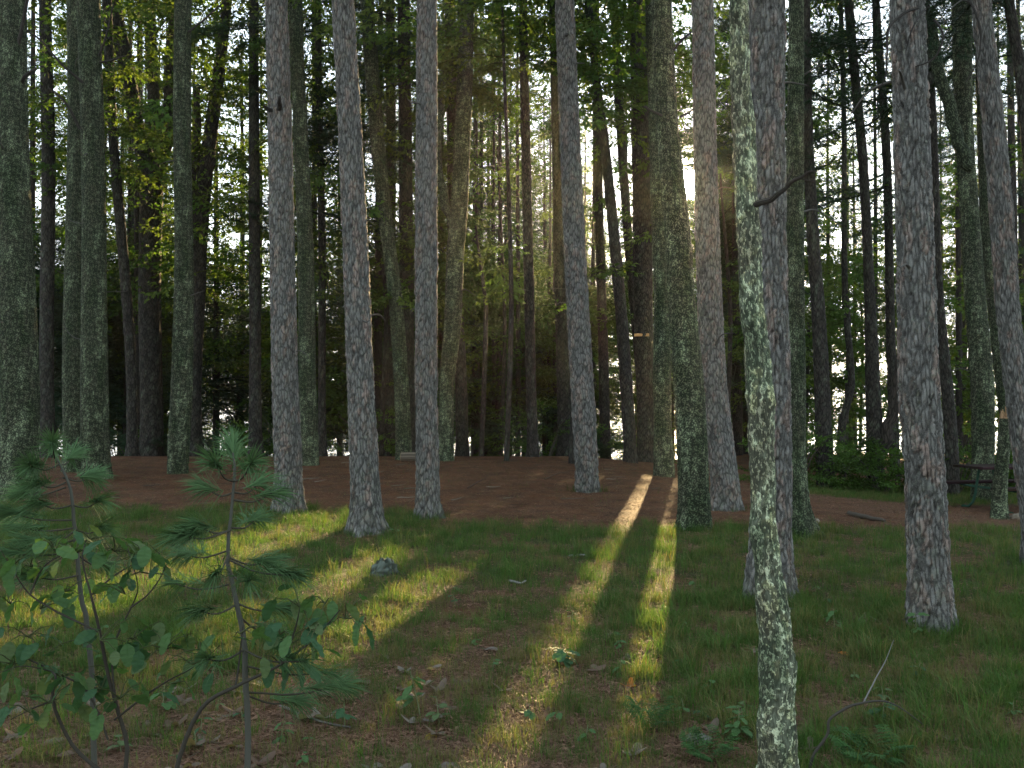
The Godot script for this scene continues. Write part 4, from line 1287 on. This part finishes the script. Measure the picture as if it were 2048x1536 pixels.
	tree("forest_tree", "dark", Vector2(8.844, -27), [[-0.422, 8.844, 0.121], [0.926, 8.905, 0.108], [2.005, 9.154, 0.095], [4.304, 9.004, 0.081], [8.376, 9.026, 0.068], [12.467, 8.912, 0.061]], 16, 0.35, "crooked sapling trunk in the bright gap beside the curved dark trunk", [["leaf", 5, 14, 40, 2]], [], [])
	tree("forest_tree", "dark", Vector2(9.662, -17.5), [[-0.016, 9.662, 0.114], [1.863, 9.504, 0.114], [4.231, 9.279, 0.114], [6.433, 9.069, 0.105], [7.493, 8.937, 0.097], [8.643, 8.735, 0.088]], 17, 0.35, "dark trunk slanting across the upper corner beyond the leaning pinkish pine", [["pine", 8, 16, 30, 2.6]], [], [])
	# understorey with bright leaves
	tree("maple_tree", "dark", Vector2(-0.372, -31), [[-1, -0.372, 0.07], [4, -0.222, 0.06], [10, -0.472, 0.03]], 10, 0.1, "bright young maple glowing yellow green in the middle of the forest", [["leaf", 4.2, 10, 120, 2.6]], [], [])
	tree("maple_tree", "dark", Vector2(-0.831, -26), [[-1, -0.831, 0.07], [4, -0.681, 0.06], [6, -0.931, 0.03]], 6, 0.1, "young maple with low sprays beside the forked lichen trunk", [["leaf", 2.5, 6, 70, 2.2]], [], [])
	tree("maple_tree", "dark", Vector2(-15.498, -56), [[-1, -15.498, 0.07], [4, -15.348, 0.06], [11, -15.598, 0.03]], 11, 0.1, "sunlit yellow green maple behind the black straight trunk", [["leaf", 2, 11, 90, 3.6]], [], [])
	tree("maple_tree", "dark", Vector2(-19.53, -54), [[-1, -19.53, 0.07], [4, -19.38, 0.06], [11, -19.63, 0.03]], 11, 0.1, "sunlit maple filling the gap behind the low forked oak", [["leaf", 1.5, 11, 130, 4.4]], [], [])
	tree("maple_tree", "dark", Vector2(-24.655, -54), [[-1, -24.655, 0.07], [4, -24.505, 0.06], [11, -24.755, 0.03]], 11, 0.1, "sunlit maple glimmering between the thick mottled trunks", [["leaf", 1.5, 11, 120, 4]], [], [])
	tree("maple_tree", "dark", Vector2(-11.509, -60), [[-1, -11.509, 0.07], [4, -11.359, 0.06], [11, -11.609, 0.03]], 11, 0.1, "sunlit maple showing as bright specks between the first two grey pines", [["leaf", 2, 11, 80, 4]], [], [])
	tree("maple_tree", "dark", Vector2(-4.77, -62), [[-1, -4.77, 0.07], [4, -4.62, 0.06], [11, -4.87, 0.03]], 11, 0.1, "sunlit maple showing as bright specks past the third grey pine", [["leaf", 2, 11, 80, 4]], [], [])
	tree("maple_tree", "dark", Vector2(1.151, -64), [[-1, 1.151, 0.07], [4, 1.301, 0.06], [12, 1.051, 0.03]], 12, 0.1, "tall pale sunlit maple far behind the young glowing one", [["leaf", 1.5, 12, 100, 3.8]], [], [])
	tree("maple_tree", "dark", Vector2(9.953, -34), [[-1, 9.953, 0.07], [4, 10.103, 0.06], [5, 9.853, 0.03]], 5, 0.1, "bushy young maple at the edge of the bright gap, next to the stout pine", [["leaf", 0.8, 5, 90, 2.6]], [], [])
	tree("maple_tree", "dark", Vector2(13.287, -33), [[-1, 13.287, 0.07], [4, 13.437, 0.06], [6, 13.187, 0.03]], 6, 0.1, "bushy young maple behind the large pinkish pine", [["leaf", 0.8, 6, 110, 2.8]], [], [])
	tree("maple_tree", "dark", Vector2(16.383, -36), [[-1, 16.383, 0.07], [4, 16.533, 0.06], [9, 16.283, 0.03]], 9, 0.1, "maple with thin bright leaves behind the picnic table", [["leaf", 1, 9, 130, 3]], [], [])
	tree("maple_tree", "dark", Vector2(15.298, -44), [[-1, 15.298, 0.07], [4, 15.448, 0.06], [9, 15.198, 0.03]], 9, 0.1, "pale sunlit maple far out in the bright gap", [["leaf", 1, 9, 150, 3.4]], [], [])
	tree("maple_tree", "dark", Vector2(9.981, -30), [[-1, 9.981, 0.07], [4, 10.131, 0.06], [6, 9.881, 0.03]], 6, 0.1, "thin leafed young maple in the bright gap", [["leaf", 1.5, 6, 90, 2.2]], [], [])
	tree("maple_tree", "dark", Vector2(5.746, -27), [[-1, 5.746, 0.07], [4, 5.896, 0.06], [8, 5.646, 0.03]], 8, 0.1, "dark leafed young maple behind the leaning pine with the scar", [["leaf", 2.5, 8, 70, 1.8]], [], [])
	tree("maple_tree", "dark", Vector2(1.304, -22.5), [[-1, 1.304, 0.07], [4, 1.454, 0.06], [12, 1.204, 0.03]], 12, 0.1, "dark leafed oak boughs reaching over the solitary grey pine", [["leaf", 7.6, 12, 110, 3]], [], [])
	tree("maple_tree", "dark", Vector2(-0.164, -23.5), [[-1, -0.164, 0.07], [4, -0.014, 0.06], [12, -0.264, 0.03]], 12, 0.1, "dark leafed oak boughs hanging beside the forked lichen trunk", [["leaf", 7.8, 12, 80, 2.6]], [], [])
	tree("maple_tree", "dark", Vector2(-3.561, -27), [[-1, -3.561, 0.07], [4, -3.411, 0.06], [7.5, -3.661, 0.03]], 7.5, 0.1, "small dark leafed maple behind the second grey pine", [["leaf", 4, 7.5, 50, 1.8]], [], [])
	# the forest beyond, drawn at random inside what the camera and the low sun look through
	var zones := [
		[-120, 560, 26, 30.0, 50.0],
		[560, 1110, 28, 31.0, 56.0],
		[850, 1230, 16, 34.0, 52.0],
		[1110, 1560, 46, 32.0, 76.0],
		[1560, 2170, 22, 27.0, 70.0]]
	for zone in zones:
		var made := 0
		var tries := 0
		while made < int(zone[2]) and tries < 600:
			tries += 1
			var d := sqrt(lerpf(float(zone[3]) ** 2, float(zone[4]) ** 2, rng.randf()))
			var x: float = (lerpf(zone[0], zone[1], rng.randf()) - 1024.0) / 2000.0 * d
			if blocked_lane(x, -d):
				continue
			made += 1
			var under_sun: bool = float(zone[0]) == 1110.0
			var open_side: bool = float(zone[0]) > 1500.0
			var h := rng.randf_range(17.0, 24.0)
			var needle := rng.randf() < (0.6 if open_side else 0.4)
			var crowns := []
			var low := 2.0 if rng.randf() < 0.65 else 5.0
			if open_side:
				crowns = [["pine", 4.0, h, 52, 2.6]] if needle else [["leaf", 2.5, h, 72, 3.0]]
			elif needle:
				crowns = [["pine", 2.0, h, 120, 2.8]] if under_sun else [["pine", low, 8.0, 90, 2.8], ["pine", 8.0, h, 34, 2.2]]
			else:
				crowns = [["leaf", 2.0, h * 0.95, 170, 3.2]] if under_sun else [["leaf", low, 8.0, 100, 3.0], ["leaf", 8.0, h * 0.9, 42, 2.6]]
			var r := rng.randf_range(0.1, 0.2)
			var where := gap_name(1024.0 + x / d * 2000.0)
			var label := "%s %s far tree %s" % ["thin" if r < 0.15 else "stout", "needled" if needle else "leafy", where]
			far_tree("far_tree", x, -d, r, h, crowns, label, "far trees " + where)
	# shrubs along the forest edge
	for b in [[5.9, -20.6, 1.5, 1.2, 48, "shrub in the bright gap behind the stout pine, nearest of the hedge to it"], [6.9, -21.2, 1.6, 1.4, 54, "dense shrub at the foot of the dark curved trunk"], [7.7, -20.8, 1.7, 1.0, 54, "low dense shrub between the curved and the split trunk"],
			[8.4, -21.6, 1.6, 1.3, 48, "dense shrub under the split trunk in the bright gap"], [9.3, -20.9, 1.5, 1.1, 48, "green shrub just before the picnic table end, half behind the large pine"], [10.2, -21.5, 1.8, 1.2, 54, "green shrub behind the picnic table"], [11.4, -21.0, 1.7, 1.4, 54, "green shrub behind the broken trunk, at the picture edge"]]:
		bush("shrub", b[0], b[1], b[2], b[3], b[4], "leaf", b[5])
	for k in 20:
		var x := -14.0 + 18.5 * (k + rng.randf()) / 20.0
		bush("understorey_shrub", x, -rng.randf_range(26.0, 33.0), rng.randf_range(1.5, 2.6), rng.randf_range(0.8, 1.9), 50, "leaf" if k % 3 else "pine", "low %s shrub behind the bank, %s" % ["leafy" if k % 3 else "needled", gap_name(1024.0 + x / 29.0 * 2000.0)], "shrubs behind the bank")

	# things on the floor
	picnic_table()
	snag()
	cut_log()
	board_on_trunk()
	lump("lichened_stump", on_land(-1.17, -9.2) + Vector3(0, 0.02, 0), Vector3(0.13, 0.13, 0.12), mats.twig, [Color(0.03, 0.035, 0.025), Color(0.09, 0.105, 0.085)], "low mossy stump crusted with pale lichen, in grass between the sunlit strips", "stump", 3.0)
	lump("stone", on_land(0.85, -4.63) + Vector3(0, 0.015, 0), Vector3(0.065, 0.03, 0.055), mats.twig, [Color(0.06, 0.06, 0.045), Color(0.10, 0.098, 0.08)], "smooth grey stone on the floor before the nearest lichen trunk", "stone", 8.0)
	lump("stone", on_land(7.6, -15.0) + Vector3(0, 0.02, 0), Vector3(0.13, 0.07, 0.1), mats.twig, [Color(0.17, 0.14, 0.1), Color(0.2, 0.17, 0.13)], "tan stone beside the foot of the broken trunk", "stone", 5.0)
	lump("stone", on_land(3.93, -13.0) + Vector3(0, 0.02, 0), Vector3(0.06, 0.035, 0.05), mats.twig, [Color(0.2, 0.17, 0.14), Color(0.24, 0.2, 0.16)], "little pale stone near the flared root of the yellow lichened trunk", "stone", 6.0)
	sapling("pine sapling with a kinked thin stem and tufts of long needles", [Vector3(-0.9, -0.009, -3.45), Vector3(-0.904, 0.338, -3.45), Vector3(-0.921, 0.741, -3.45), Vector3(-0.949, 0.912, -3.45), Vector3(-0.977, 1.032, -3.45), Vector3(-0.971, 1.187, -3.45), Vector3(-0.954, 1.342, -3.45), Vector3(-0.962, 1.419, -3.45)], [[Vector3(-0.958, 1.324, -3.45), Vector3(-1.019, 1.439, -3.655), 130],
		[Vector3(-0.958, 1.321, -3.45), Vector3(-0.847, 1.397, -3.255), 70],
		[Vector3(-0.958, 1.321, -3.45), Vector3(-0.983, 1.394, -3.302), 70],
		[Vector3(-0.958, 1.281, -3.45), Vector3(-0.903, 1.305, -3.587), 80],
		[Vector3(-0.958, 1.281, -3.45), Vector3(-1.055, 1.298, -3.453), 70],
		[Vector3(-0.961, 1.256, -3.45), Vector3(-0.832, 1.279, -3.478), 60],
		[Vector3(-0.967, 1.153, -3.45), Vector3(-1.056, 1.18, -3.365), 120],
		[Vector3(-0.969, 1.153, -3.45), Vector3(-1.092, 1.154, -3.288), 130],
		[Vector3(-0.967, 1.161, -3.45), Vector3(-0.934, 1.169, -3.677), 60],
		[Vector3(-0.972, 1.084, -3.45), Vector3(-1.23, 1.03, -3.714), 110],
		[Vector3(-0.974, 1.075, -3.45), Vector3(-0.966, 1.031, -3.262), 60],
		[Vector3(-0.975, 1.058, -3.45), Vector3(-0.842, 1.04, -3.488), 110],
		[Vector3(-0.975, 1.05, -3.45), Vector3(-0.711, 1.024, -3.303), 120],
		[Vector3(-0.977, 0.964, -3.45), Vector3(-1.271, 0.922, -3.729), 30],
		[Vector3(-0.952, 0.904, -3.45), Vector3(-0.787, 0.88, -3.481), 90],
		[Vector3(-0.952, 0.895, -3.45), Vector3(-1.034, 0.901, -3.326), 80],
		[Vector3(-0.942, 0.861, -3.45), Vector3(-0.868, 0.771, -3.602), 70],
		[Vector3(-0.923, 0.741, -3.45), Vector3(-0.66, 0.768, -3.201), 70],
		[Vector3(-0.923, 0.741, -3.45), Vector3(-0.986, 0.768, -3.225), 60],
		[Vector3(-0.917, 0.596, -3.45), Vector3(-0.617, 0.547, -3.713), 140],
		[Vector3(-0.917, 0.587, -3.45), Vector3(-0.784, 0.487, -3.716), 100],
		[Vector3(-0.921, 0.69, -3.45), Vector3(-0.621, 0.671, -3.427), 60],
		[Vector3(-0.977, 1.015, -3.45), Vector3(-0.837, 1.025, -3.204), 60]])
	sapling("bushy dark green pine sapling before the thickest mottled trunk", [Vector3(-1.699, 0.011, -4.1), Vector3(-1.723, 0.579, -4.1), Vector3(-1.766, 0.824, -4.1), Vector3(-1.788, 1.068, -4.1), Vector3(-1.809, 1.232, -4.1), Vector3(-1.851, 1.334, -4.1), Vector3(-1.88, 1.385, -4.1)], [[Vector3(-1.867, 1.344, -4.1), Vector3(-1.767, 1.439, -3.845), 110],
		[Vector3(-1.863, 1.334, -4.1), Vector3(-1.853, 1.35, -3.849), 110],
		[Vector3(-1.863, 1.334, -4.1), Vector3(-1.898, 1.372, -4.348), 80],
		[Vector3(-1.84, 1.283, -4.1), Vector3(-1.804, 1.271, -4.332), 120],
		[Vector3(-1.83, 1.262, -4.1), Vector3(-1.863, 1.278, -3.912), 110],
		[Vector3(-1.805, 1.17, -4.1), Vector3(-1.879, 1.194, -3.968), 110],
		[Vector3(-1.797, 1.17, -4.1), Vector3(-1.647, 1.2, -4.005), 100],
		[Vector3(-1.788, 1.078, -4.1), Vector3(-2.097, 1.075, -4.207), 150],
		[Vector3(-1.788, 1.072, -4.1), Vector3(-1.651, 1.086, -4.041), 100],
		[Vector3(-1.788, 1.068, -4.1), Vector3(-1.878, 1.026, -4.04), 110],
		[Vector3(-1.777, 0.987, -4.1), Vector3(-2.05, 0.983, -4.055), 150],
		[Vector3(-1.777, 0.966, -4.1), Vector3(-1.731, 0.894, -4.291), 70],
		[Vector3(-1.783, 1.027, -4.1), Vector3(-2.011, 1.022, -4.139), 130],
		[Vector3(-1.83, 1.242, -4.1), Vector3(-2.043, 1.216, -4.16), 110],
		[Vector3(-1.792, 1.109, -4.1), Vector3(-2.022, 1.164, -3.975), 130],
		[Vector3(-1.77, 0.885, -4.1), Vector3(-1.837, 0.933, -3.823), 100]])
	var shrub: Node3D
	shrub = base("leafy_shrub", on_land(-1.449, -3.7), "many stemmed shrub with rounded green leaves, over the pale oak leaves", "shrub")
	stem_of(shrub, [Vector3(-1.449, 0.011, -3.7), Vector3(-1.421, 0.307, -3.716), Vector3(-1.474, 0.489, -3.722), Vector3(-1.51, 0.759, -3.67), Vector3(-1.526, 0.893, -3.635), Vector3(-1.588, 1.009, -3.706), Vector3(-1.615, 1.069, -3.801)], [0.009, 0.008, 0.007, 0.006, 0.004, 0.003, 0.002])
	stem_of(shrub, [Vector3(-1.44, 0.02, -3.7), Vector3(-1.494, 0.197, -3.716), Vector3(-1.626, 0.323, -3.722), Vector3(-1.678, 0.504, -3.67), Vector3(-1.654, 0.605, -3.635), Vector3(-1.779, 0.641, -3.706), Vector3(-1.91, 0.654, -3.801)], [0.009, 0.008, 0.007, 0.006, 0.004, 0.003, 0.002])
	stem_of(shrub, [Vector3(-1.458, 0.459, -3.7), Vector3(-1.478, 0.674, -3.718), Vector3(-1.414, 0.83, -3.725), Vector3(-1.367, 0.915, -3.665), Vector3(-1.377, 1.022, -3.625), Vector3(-1.431, 1.073, -3.708)], [0.004, 0.004, 0.003, 0.002, 0.002, 0.001])
	stem_of(shrub, [Vector3(-1.465, 0.422, -3.7), Vector3(-1.359, 0.504, -3.722), Vector3(-1.279, 0.557, -3.73), Vector3(-1.146, 0.635, -3.658), Vector3(-1.05, 0.719, -3.61)], [0.004, 0.004, 0.003, 0.002, 0.001])
	stem_of(shrub, [Vector3(-1.522, 0.743, -3.7), Vector3(-1.658, 0.799, -3.722), Vector3(-1.792, 0.875, -3.73), Vector3(-1.831, 0.998, -3.658), Vector3(-1.843, 1.06, -3.61)], [0.004, 0.004, 0.003, 0.002, 0.001])
	stem_of(shrub, [Vector3(-1.487, 0.349, -3.7), Vector3(-1.572, 0.517, -3.722), Vector3(-1.678, 0.579, -3.73), Vector3(-1.774, 0.631, -3.658), Vector3(-1.84, 0.621, -3.61)], [0.004, 0.004, 0.003, 0.002, 0.001])
	stem_of(shrub, [Vector3(-1.405, 0.835, -3.7), Vector3(-1.345, 0.885, -3.727), Vector3(-1.293, 0.985, -3.738), Vector3(-1.317, 1.072, -3.648)], [0.004, 0.003, 0.002, 0.001])
	stem_of(shrub, [Vector3(-1.553, 0.881, -3.7), Vector3(-1.479, 0.948, -3.737), Vector3(-1.373, 1.011, -3.751)], [0.004, 0.003, 0.001])
	stem_of(shrub, [Vector3(-1.778, 0.881, -3.7), Vector3(-1.74, 0.985, -3.737), Vector3(-1.635, 1.039, -3.751)], [0.004, 0.003, 0.001])
	stem_of(shrub, [Vector3(-1.683, 0.496, -3.7), Vector3(-1.792, 0.448, -3.737), Vector3(-1.873, 0.406, -3.751)], [0.004, 0.003, 0.001])
	leaves_of(shrub, Vector3(-1.816, 0.988, -3.779), 8, 0.073)
	leaves_of(shrub, Vector3(-1.681, 1.058, -3.687), 6, 0.073)
	leaves_of(shrub, Vector3(-1.63, 1.041, -3.739), 8, 0.073)
	leaves_of(shrub, Vector3(-1.453, 1.06, -3.669), 9, 0.073)
	leaves_of(shrub, Vector3(-1.341, 1.043, -3.662), 8, 0.073)
	leaves_of(shrub, Vector3(-1.916, 0.837, -3.83), 4, 0.073)
	leaves_of(shrub, Vector3(-1.714, 0.881, -3.846), 6, 0.073)
	leaves_of(shrub, Vector3(-1.388, 0.919, -3.599), 4, 0.073)
	leaves_of(shrub, Vector3(-1.821, 0.726, -3.772), 9, 0.073)
	leaves_of(shrub, Vector3(-1.645, 0.712, -3.78), 6, 0.073)
	leaves_of(shrub, Vector3(-1.457, 0.765, -3.551), 6, 0.073)
	leaves_of(shrub, Vector3(-1.402, 0.732, -3.709), 9, 0.073)
	leaves_of(shrub, Vector3(-1.244, 0.725, -3.599), 9, 0.073)
	leaves_of(shrub, Vector3(-1.179, 0.64, -3.707), 8, 0.073)
	leaves_of(shrub, Vector3(-1.646, 0.608, -3.658), 12, 0.073)
	leaves_of(shrub, Vector3(-1.56, 0.511, -3.805), 9, 0.073)
	leaves_of(shrub, Vector3(-1.428, 0.529, -3.66), 8, 0.073)
	leaves_of(shrub, Vector3(-1.721, 0.497, -3.59), 6, 0.073)
	leaves_of(shrub, Vector3(-1.698, 0.501, -3.693), 6, 0.073)
	leaves_of(shrub, Vector3(-1.199, 0.598, -3.628), 4, 0.073)
	leaves_of(shrub, Vector3(-1.827, 1, -3.649), 8, 0.073)
	leaves_of(shrub, Vector3(-1.383, 0.951, -3.831), 6, 0.073)
	leaves_of(shrub, Vector3(-1.525, 1.112, -3.623), 4, 0.073)
	leaves_of(shrub, Vector3(-1.818, 0.649, -3.673), 6, 0.073)
	leaves_of(shrub, Vector3(-1.769, 0.832, -3.76), 4, 0.073)
	leaves_of(shrub, Vector3(-1.528, 0.587, -3.841), 4, 0.073)
	leaves_of(shrub, Vector3(-1.116, 0.724, -3.59), 4, 0.073)
	shrub = base("leafy_shrub", on_land(-1.136, -3.3), "low sprays of rounded leaves on a bent twig crossing the kinked sapling stem", "shrub")
	stem_of(shrub, [Vector3(-1.136, -0.004, -3.3), Vector3(-1.11, 0.349, -3.314), Vector3(-1.021, 0.586, -3.289), Vector3(-0.896, 0.671, -3.249), Vector3(-0.759, 0.733, -3.285), Vector3(-0.671, 0.793, -3.375), Vector3(-0.578, 0.895, -3.371)], [0.009, 0.008, 0.007, 0.006, 0.004, 0.003, 0.002])
	stem_of(shrub, [Vector3(-0.762, 0.729, -3.3), Vector3(-0.721, 0.836, -3.333), Vector3(-0.692, 0.931, -3.275)], [0.004, 0.003, 0.001])
	stem_of(shrub, [Vector3(-0.91, 0.656, -3.3), Vector3(-0.903, 0.754, -3.333), Vector3(-0.878, 0.866, -3.275)], [0.004, 0.003, 0.001])
	leaves_of(shrub, Vector3(-0.714, 0.918, -3.379), 6, 0.07)
	leaves_of(shrub, Vector3(-0.637, 0.922, -3.419), 4, 0.07)
	leaves_of(shrub, Vector3(-0.554, 0.89, -3.331), 6, 0.07)
	leaves_of(shrub, Vector3(-0.761, 0.783, -3.404), 8, 0.07)
	leaves_of(shrub, Vector3(-0.724, 0.721, -3.43), 6, 0.07)
	leaves_of(shrub, Vector3(-0.769, 0.741, -3.33), 3, 0.07)
	leaves_of(shrub, Vector3(-0.86, 0.876, -3.175), 4, 0.07)
	leaves_of(shrub, Vector3(-0.63, 0.881, -3.21), 3, 0.07)
	leaves_of(shrub, Vector3(-0.744, 0.862, -3.22), 3, 0.07)
	seedling(0.317, -6.009, 0.1, 12, 0.085, mats.leaf_dark, "low patch of dark ivy like leaves in the bare middle of the floor", "creeper")
	seedling(-0.448, -5.027, 0.26, 9, 0.075, mats.leaf_mid, "spindly seedling with pale green leaves beside fallen pale leaves", "seedling")
	seedling(-0.352, -4.912, 0.14, 6, 0.06, mats.leaf_pale, "low seedling with one yellowing leaf at the foot of a spindly one", "seedling")
	seedling(-0.115, -5.899, 0.07, 4, 0.045, mats.leaf_mid, "tiny light green sprout among brown needles, middle of the floor", "seedling")
	seedling(1.541, -8.449, 0.1, 5, 0.05, mats.leaf_mid, "small green sprout in grass short of the broad green lichen trunk", "seedling")
	seedling(2.223, -6.909, 0.16, 7, 0.07, mats.leaf_mid, "green seedling touching the foot of the large pinkish pine", "seedling")
	seedling(2.463, -6.954, 0.12, 6, 0.06, mats.leaf_pale, "pale seedling at the foot of the large pinkish pine, between two others", "seedling")
	seedling(2.732, -6.764, 0.18, 8, 0.07, mats.leaf_mid, "leafy seedling right before the trunk of the large pinkish pine", "seedling")
	seedling(-1.791, -5.188, 0.12, 8, 0.07, mats.leaf_mid, "small green plant under the rounded leaf shrub", "seedling")
	seedling(-0.81, -4.875, 0.13, 7, 0.06, mats.leaf_dark, "dark seedling in litter between the kinked sapling and the spindly seedling", "seedling")
	seedling(1.054, -4.698, 0.15, 14, 0.06, mats.leaf_mid, "broad leaved green plant tucked against the foot of the nearest lichen trunk", "seedling")
	seedling(0.09, -5.027, 0.09, 6, 0.06, mats.leaf_dark, "dark little plant below the low ivy patch", "seedling")
	seedling(0.617, -5.741, 0.1, 6, 0.05, mats.leaf_mid, "sunlit sprout in the bright strip above the orange leaf", "seedling")
	seedling(-1.333, -11.665, 0.12, 5, 0.06, mats.leaf_mid, "light green sprout at the broad lichen flecked pine foot", "seedling")
	seedling(1.853, -5.027, 0.14, 8, 0.06, mats.leaf_dark, "dark leafy sprout beneath the arched bare twig", "seedling")
	seedling(-1.092, -4.733, 0.1, 7, 0.06, mats.leaf_mid, "green sprout to the right of the kinked sapling stem, in litter", "seedling")
	feathery(0.659, -4.803, 0.15, 0.14, "feathery dark green plant between the bright strip and the nearest trunk")
	feathery(0.868, -4.41, 0.12, 0.15, "cut leaved green plant at the very foot of the nearest lichen trunk")
	feathery(1.57, -4.381, 0.14, 0.2, "broad feathery plant beside the lower end of the arched twig")
	fallen(0.637, -5.469, 0.13, mats.orange, "bright orange fallen leaf in the sunlit strip")
	fallen(-1.378, -4.665, 0.17, mats.pale, "largest pale fallen oak leaf, beside the shrub foot")
	fallen(0.277, -6.865, 0.07, mats.yellow, "single yellow leaf on needles above the low ivy patch")
	fallen(-0.38, -4.803, 0.09, mats.yellow, "yellow and green fallen leaf near the spindly seedling")
	fallen(1.388, -7.219, 0.09, mats.yellow, "yellow leaf lying just before the nearest lichen trunk")
	fallen(2.121, -6.302, 0.08, mats.orange, "small orange leaf in the grass before the large pinkish pine")
	fallen(1.471, -4.803, 0.07, mats.yellow, "yellow leaf by the lower bend of the arched twig")
	fallen(1.742, -6.181, 0.08, mats.yellow, "yellow leaf beside the nearest lichen trunk, on its grass side")
	fallen(1.203, -5.027, 0.07, mats.yellow, "small yellow leaf tucked below the nearest lichen trunk")
	fallen(-1.726, -8.677, 0.08, mats.orange, "orange leaf glowing at the edge of the main sunlit grass strip")
	stick("short pale stick lying in grass below the solitary pine", [Vector3(0.587, 0.012, -10.155), Vector3(0.675, 0.012, -10.252), Vector3(0.759, 0.012, -10.285)], 0.012, 0.009, Color(0.2, 0.2, 0.19), "stick")
	stick("pale broken stick on bare ground nearer than the other pale stick", [Vector3(-0.018, 0.012, -8.819), Vector3(0.07, 0.012, -8.724), Vector3(0.123, 0.012, -8.819)], 0.012, 0.007, Color(0.18, 0.165, 0.15), "stick")
	stick("thin bare stick on the needles between the third grey pine and the solitary one", [Vector3(-0.77, 0.012, -17.328), Vector3(-0.627, 0.012, -18.213), Vector3(-0.495, 0.012, -19.079)], 0.012, 0.006, Color(0.07, 0.05, 0.04), "stick")
	stick("small bare stick at the foot of the solitary pine", [Vector3(0.621, 0.012, -18.855), Vector3(0.899, 0.012, -19.785), Vector3(1.175, 0.012, -20.286)], 0.012, 0.006, Color(0.08, 0.055, 0.04), "stick")
	stick("thin grey stick in grass right of the nearest lichen trunk", [Vector3(2.089, 0.012, -7.611), Vector3(2.154, 0.012, -7.504), Vector3(2.237, 0.012, -7.47)], 0.009, 0.005, Color(0.12, 0.11, 0.1), "stick")
	stick("dark fallen stick beside the flared root trunk", [Vector3(4.703, 0.012, -13.943), Vector3(4.741, 0.012, -13.363), Vector3(4.853, 0.012, -13.038)], 0.04, 0.02, Color(0.07, 0.055, 0.045), "stick")
	stick("grey stick half buried by litter below the pine sapling", [Vector3(-1.198, 0.012, -5.188), Vector3(-0.945, 0.012, -4.95), Vector3(-0.783, 0.012, -4.861)], 0.008, 0.005, Color(0.1, 0.09, 0.075), "stick")
	stick("bare twig on brown needles beside the middle sunlit strip", [Vector3(-1.137, 0.012, -6.836), Vector3(-0.957, 0.012, -6.764), Vector3(-0.8, 0.012, -6.865)], 0.008, 0.004, Color(0.12, 0.09, 0.07), "stick")
	stick_free("arched bare twig rising from the floor right of the nearest lichen trunk", [Vector3(1.256, -0.024, -4.3), Vector3(1.295, 0.093, -4.3), Vector3(1.349, 0.168, -4.3), Vector3(1.36, 0.231, -4.3), Vector3(1.435, 0.285, -4.3), Vector3(1.51, 0.306, -4.3), Vector3(1.596, 0.31, -4.3), Vector3(1.66, 0.285, -4.3), Vector3(1.756, 0.214, -4.3)], [0.007, 0.007, 0.006, 0.006, 0.006, 0.005, 0.004, 0.003, 0.002], [Vector3(1.524, 0.289, -4.35), Vector3(1.572, 0.388, -4.35), Vector3(1.62, 0.474, -4.35), Vector3(1.655, 0.56, -4.35)], [0.004, 0.003, 0.002, 0.001])
	for k in 95:
		var d := rng.randf_range(4.0, 5.9)
		var x := rng.randf_range(-0.53, -0.06) * d
		if k > 70:
			d = rng.randf_range(4.0, 7.0)
			x = rng.randf_range(-0.5, 0.45) * d
		var tone: String = ["pale", "pale", "tan", "tan", "brown"][rng.randi() % 5]
		fallen(x, -d, rng.randf_range(0.09, 0.15), mats[tone], {"pale": "pale curled oak leaf lying in the litter of the near floor", "tan": "tan curled oak leaf lying in the litter of the near floor", "brown": "brown curled oak leaf lying in the litter of the near floor"}[tone], {"pale": "pale fallen oak leaves", "tan": "tan fallen oak leaves", "brown": "brown fallen oak leaves"}[tone])
	for k in 40:
		var d := rng.randf_range(13.5, 23.5)
		var x := rng.randf_range(-0.42, 0.2) * d
		var a := rng.randf_range(-0.9, 0.9)
		var l := rng.randf_range(0.08, 0.4)
		stick("thin fallen twig on the bare needle bank", [Vector3(x, 0.01, -d), Vector3(x + cos(a) * l * 0.5, 0.02, -d + sin(a) * l * 0.6), Vector3(x + cos(a) * l, rng.randf_range(0.0, 0.05), -d + sin(a) * l)], rng.randf_range(0.006, 0.013), 0.004, Color(0.13, 0.105, 0.08) * rng.randf_range(0.5, 1.3), "fallen_twig", "twigs on the needle bank")
	for k in 46:
		var d := rng.randf_range(4.3, 8.5)
		var x := rng.randf_range(-0.5, 0.5) * d
		seedling(x, -d, rng.randf_range(0.03, 0.1), rng.randi_range(3, 7), rng.randf_range(0.03, 0.06), mats[["leaf_mid", "leaf_dark", "leaf_pale"][k % 3]], "tiny %s sprout among needles and grass of the near floor" % ["green", "dark green", "pale green"][k % 3], "sprout")
	cover_floor()
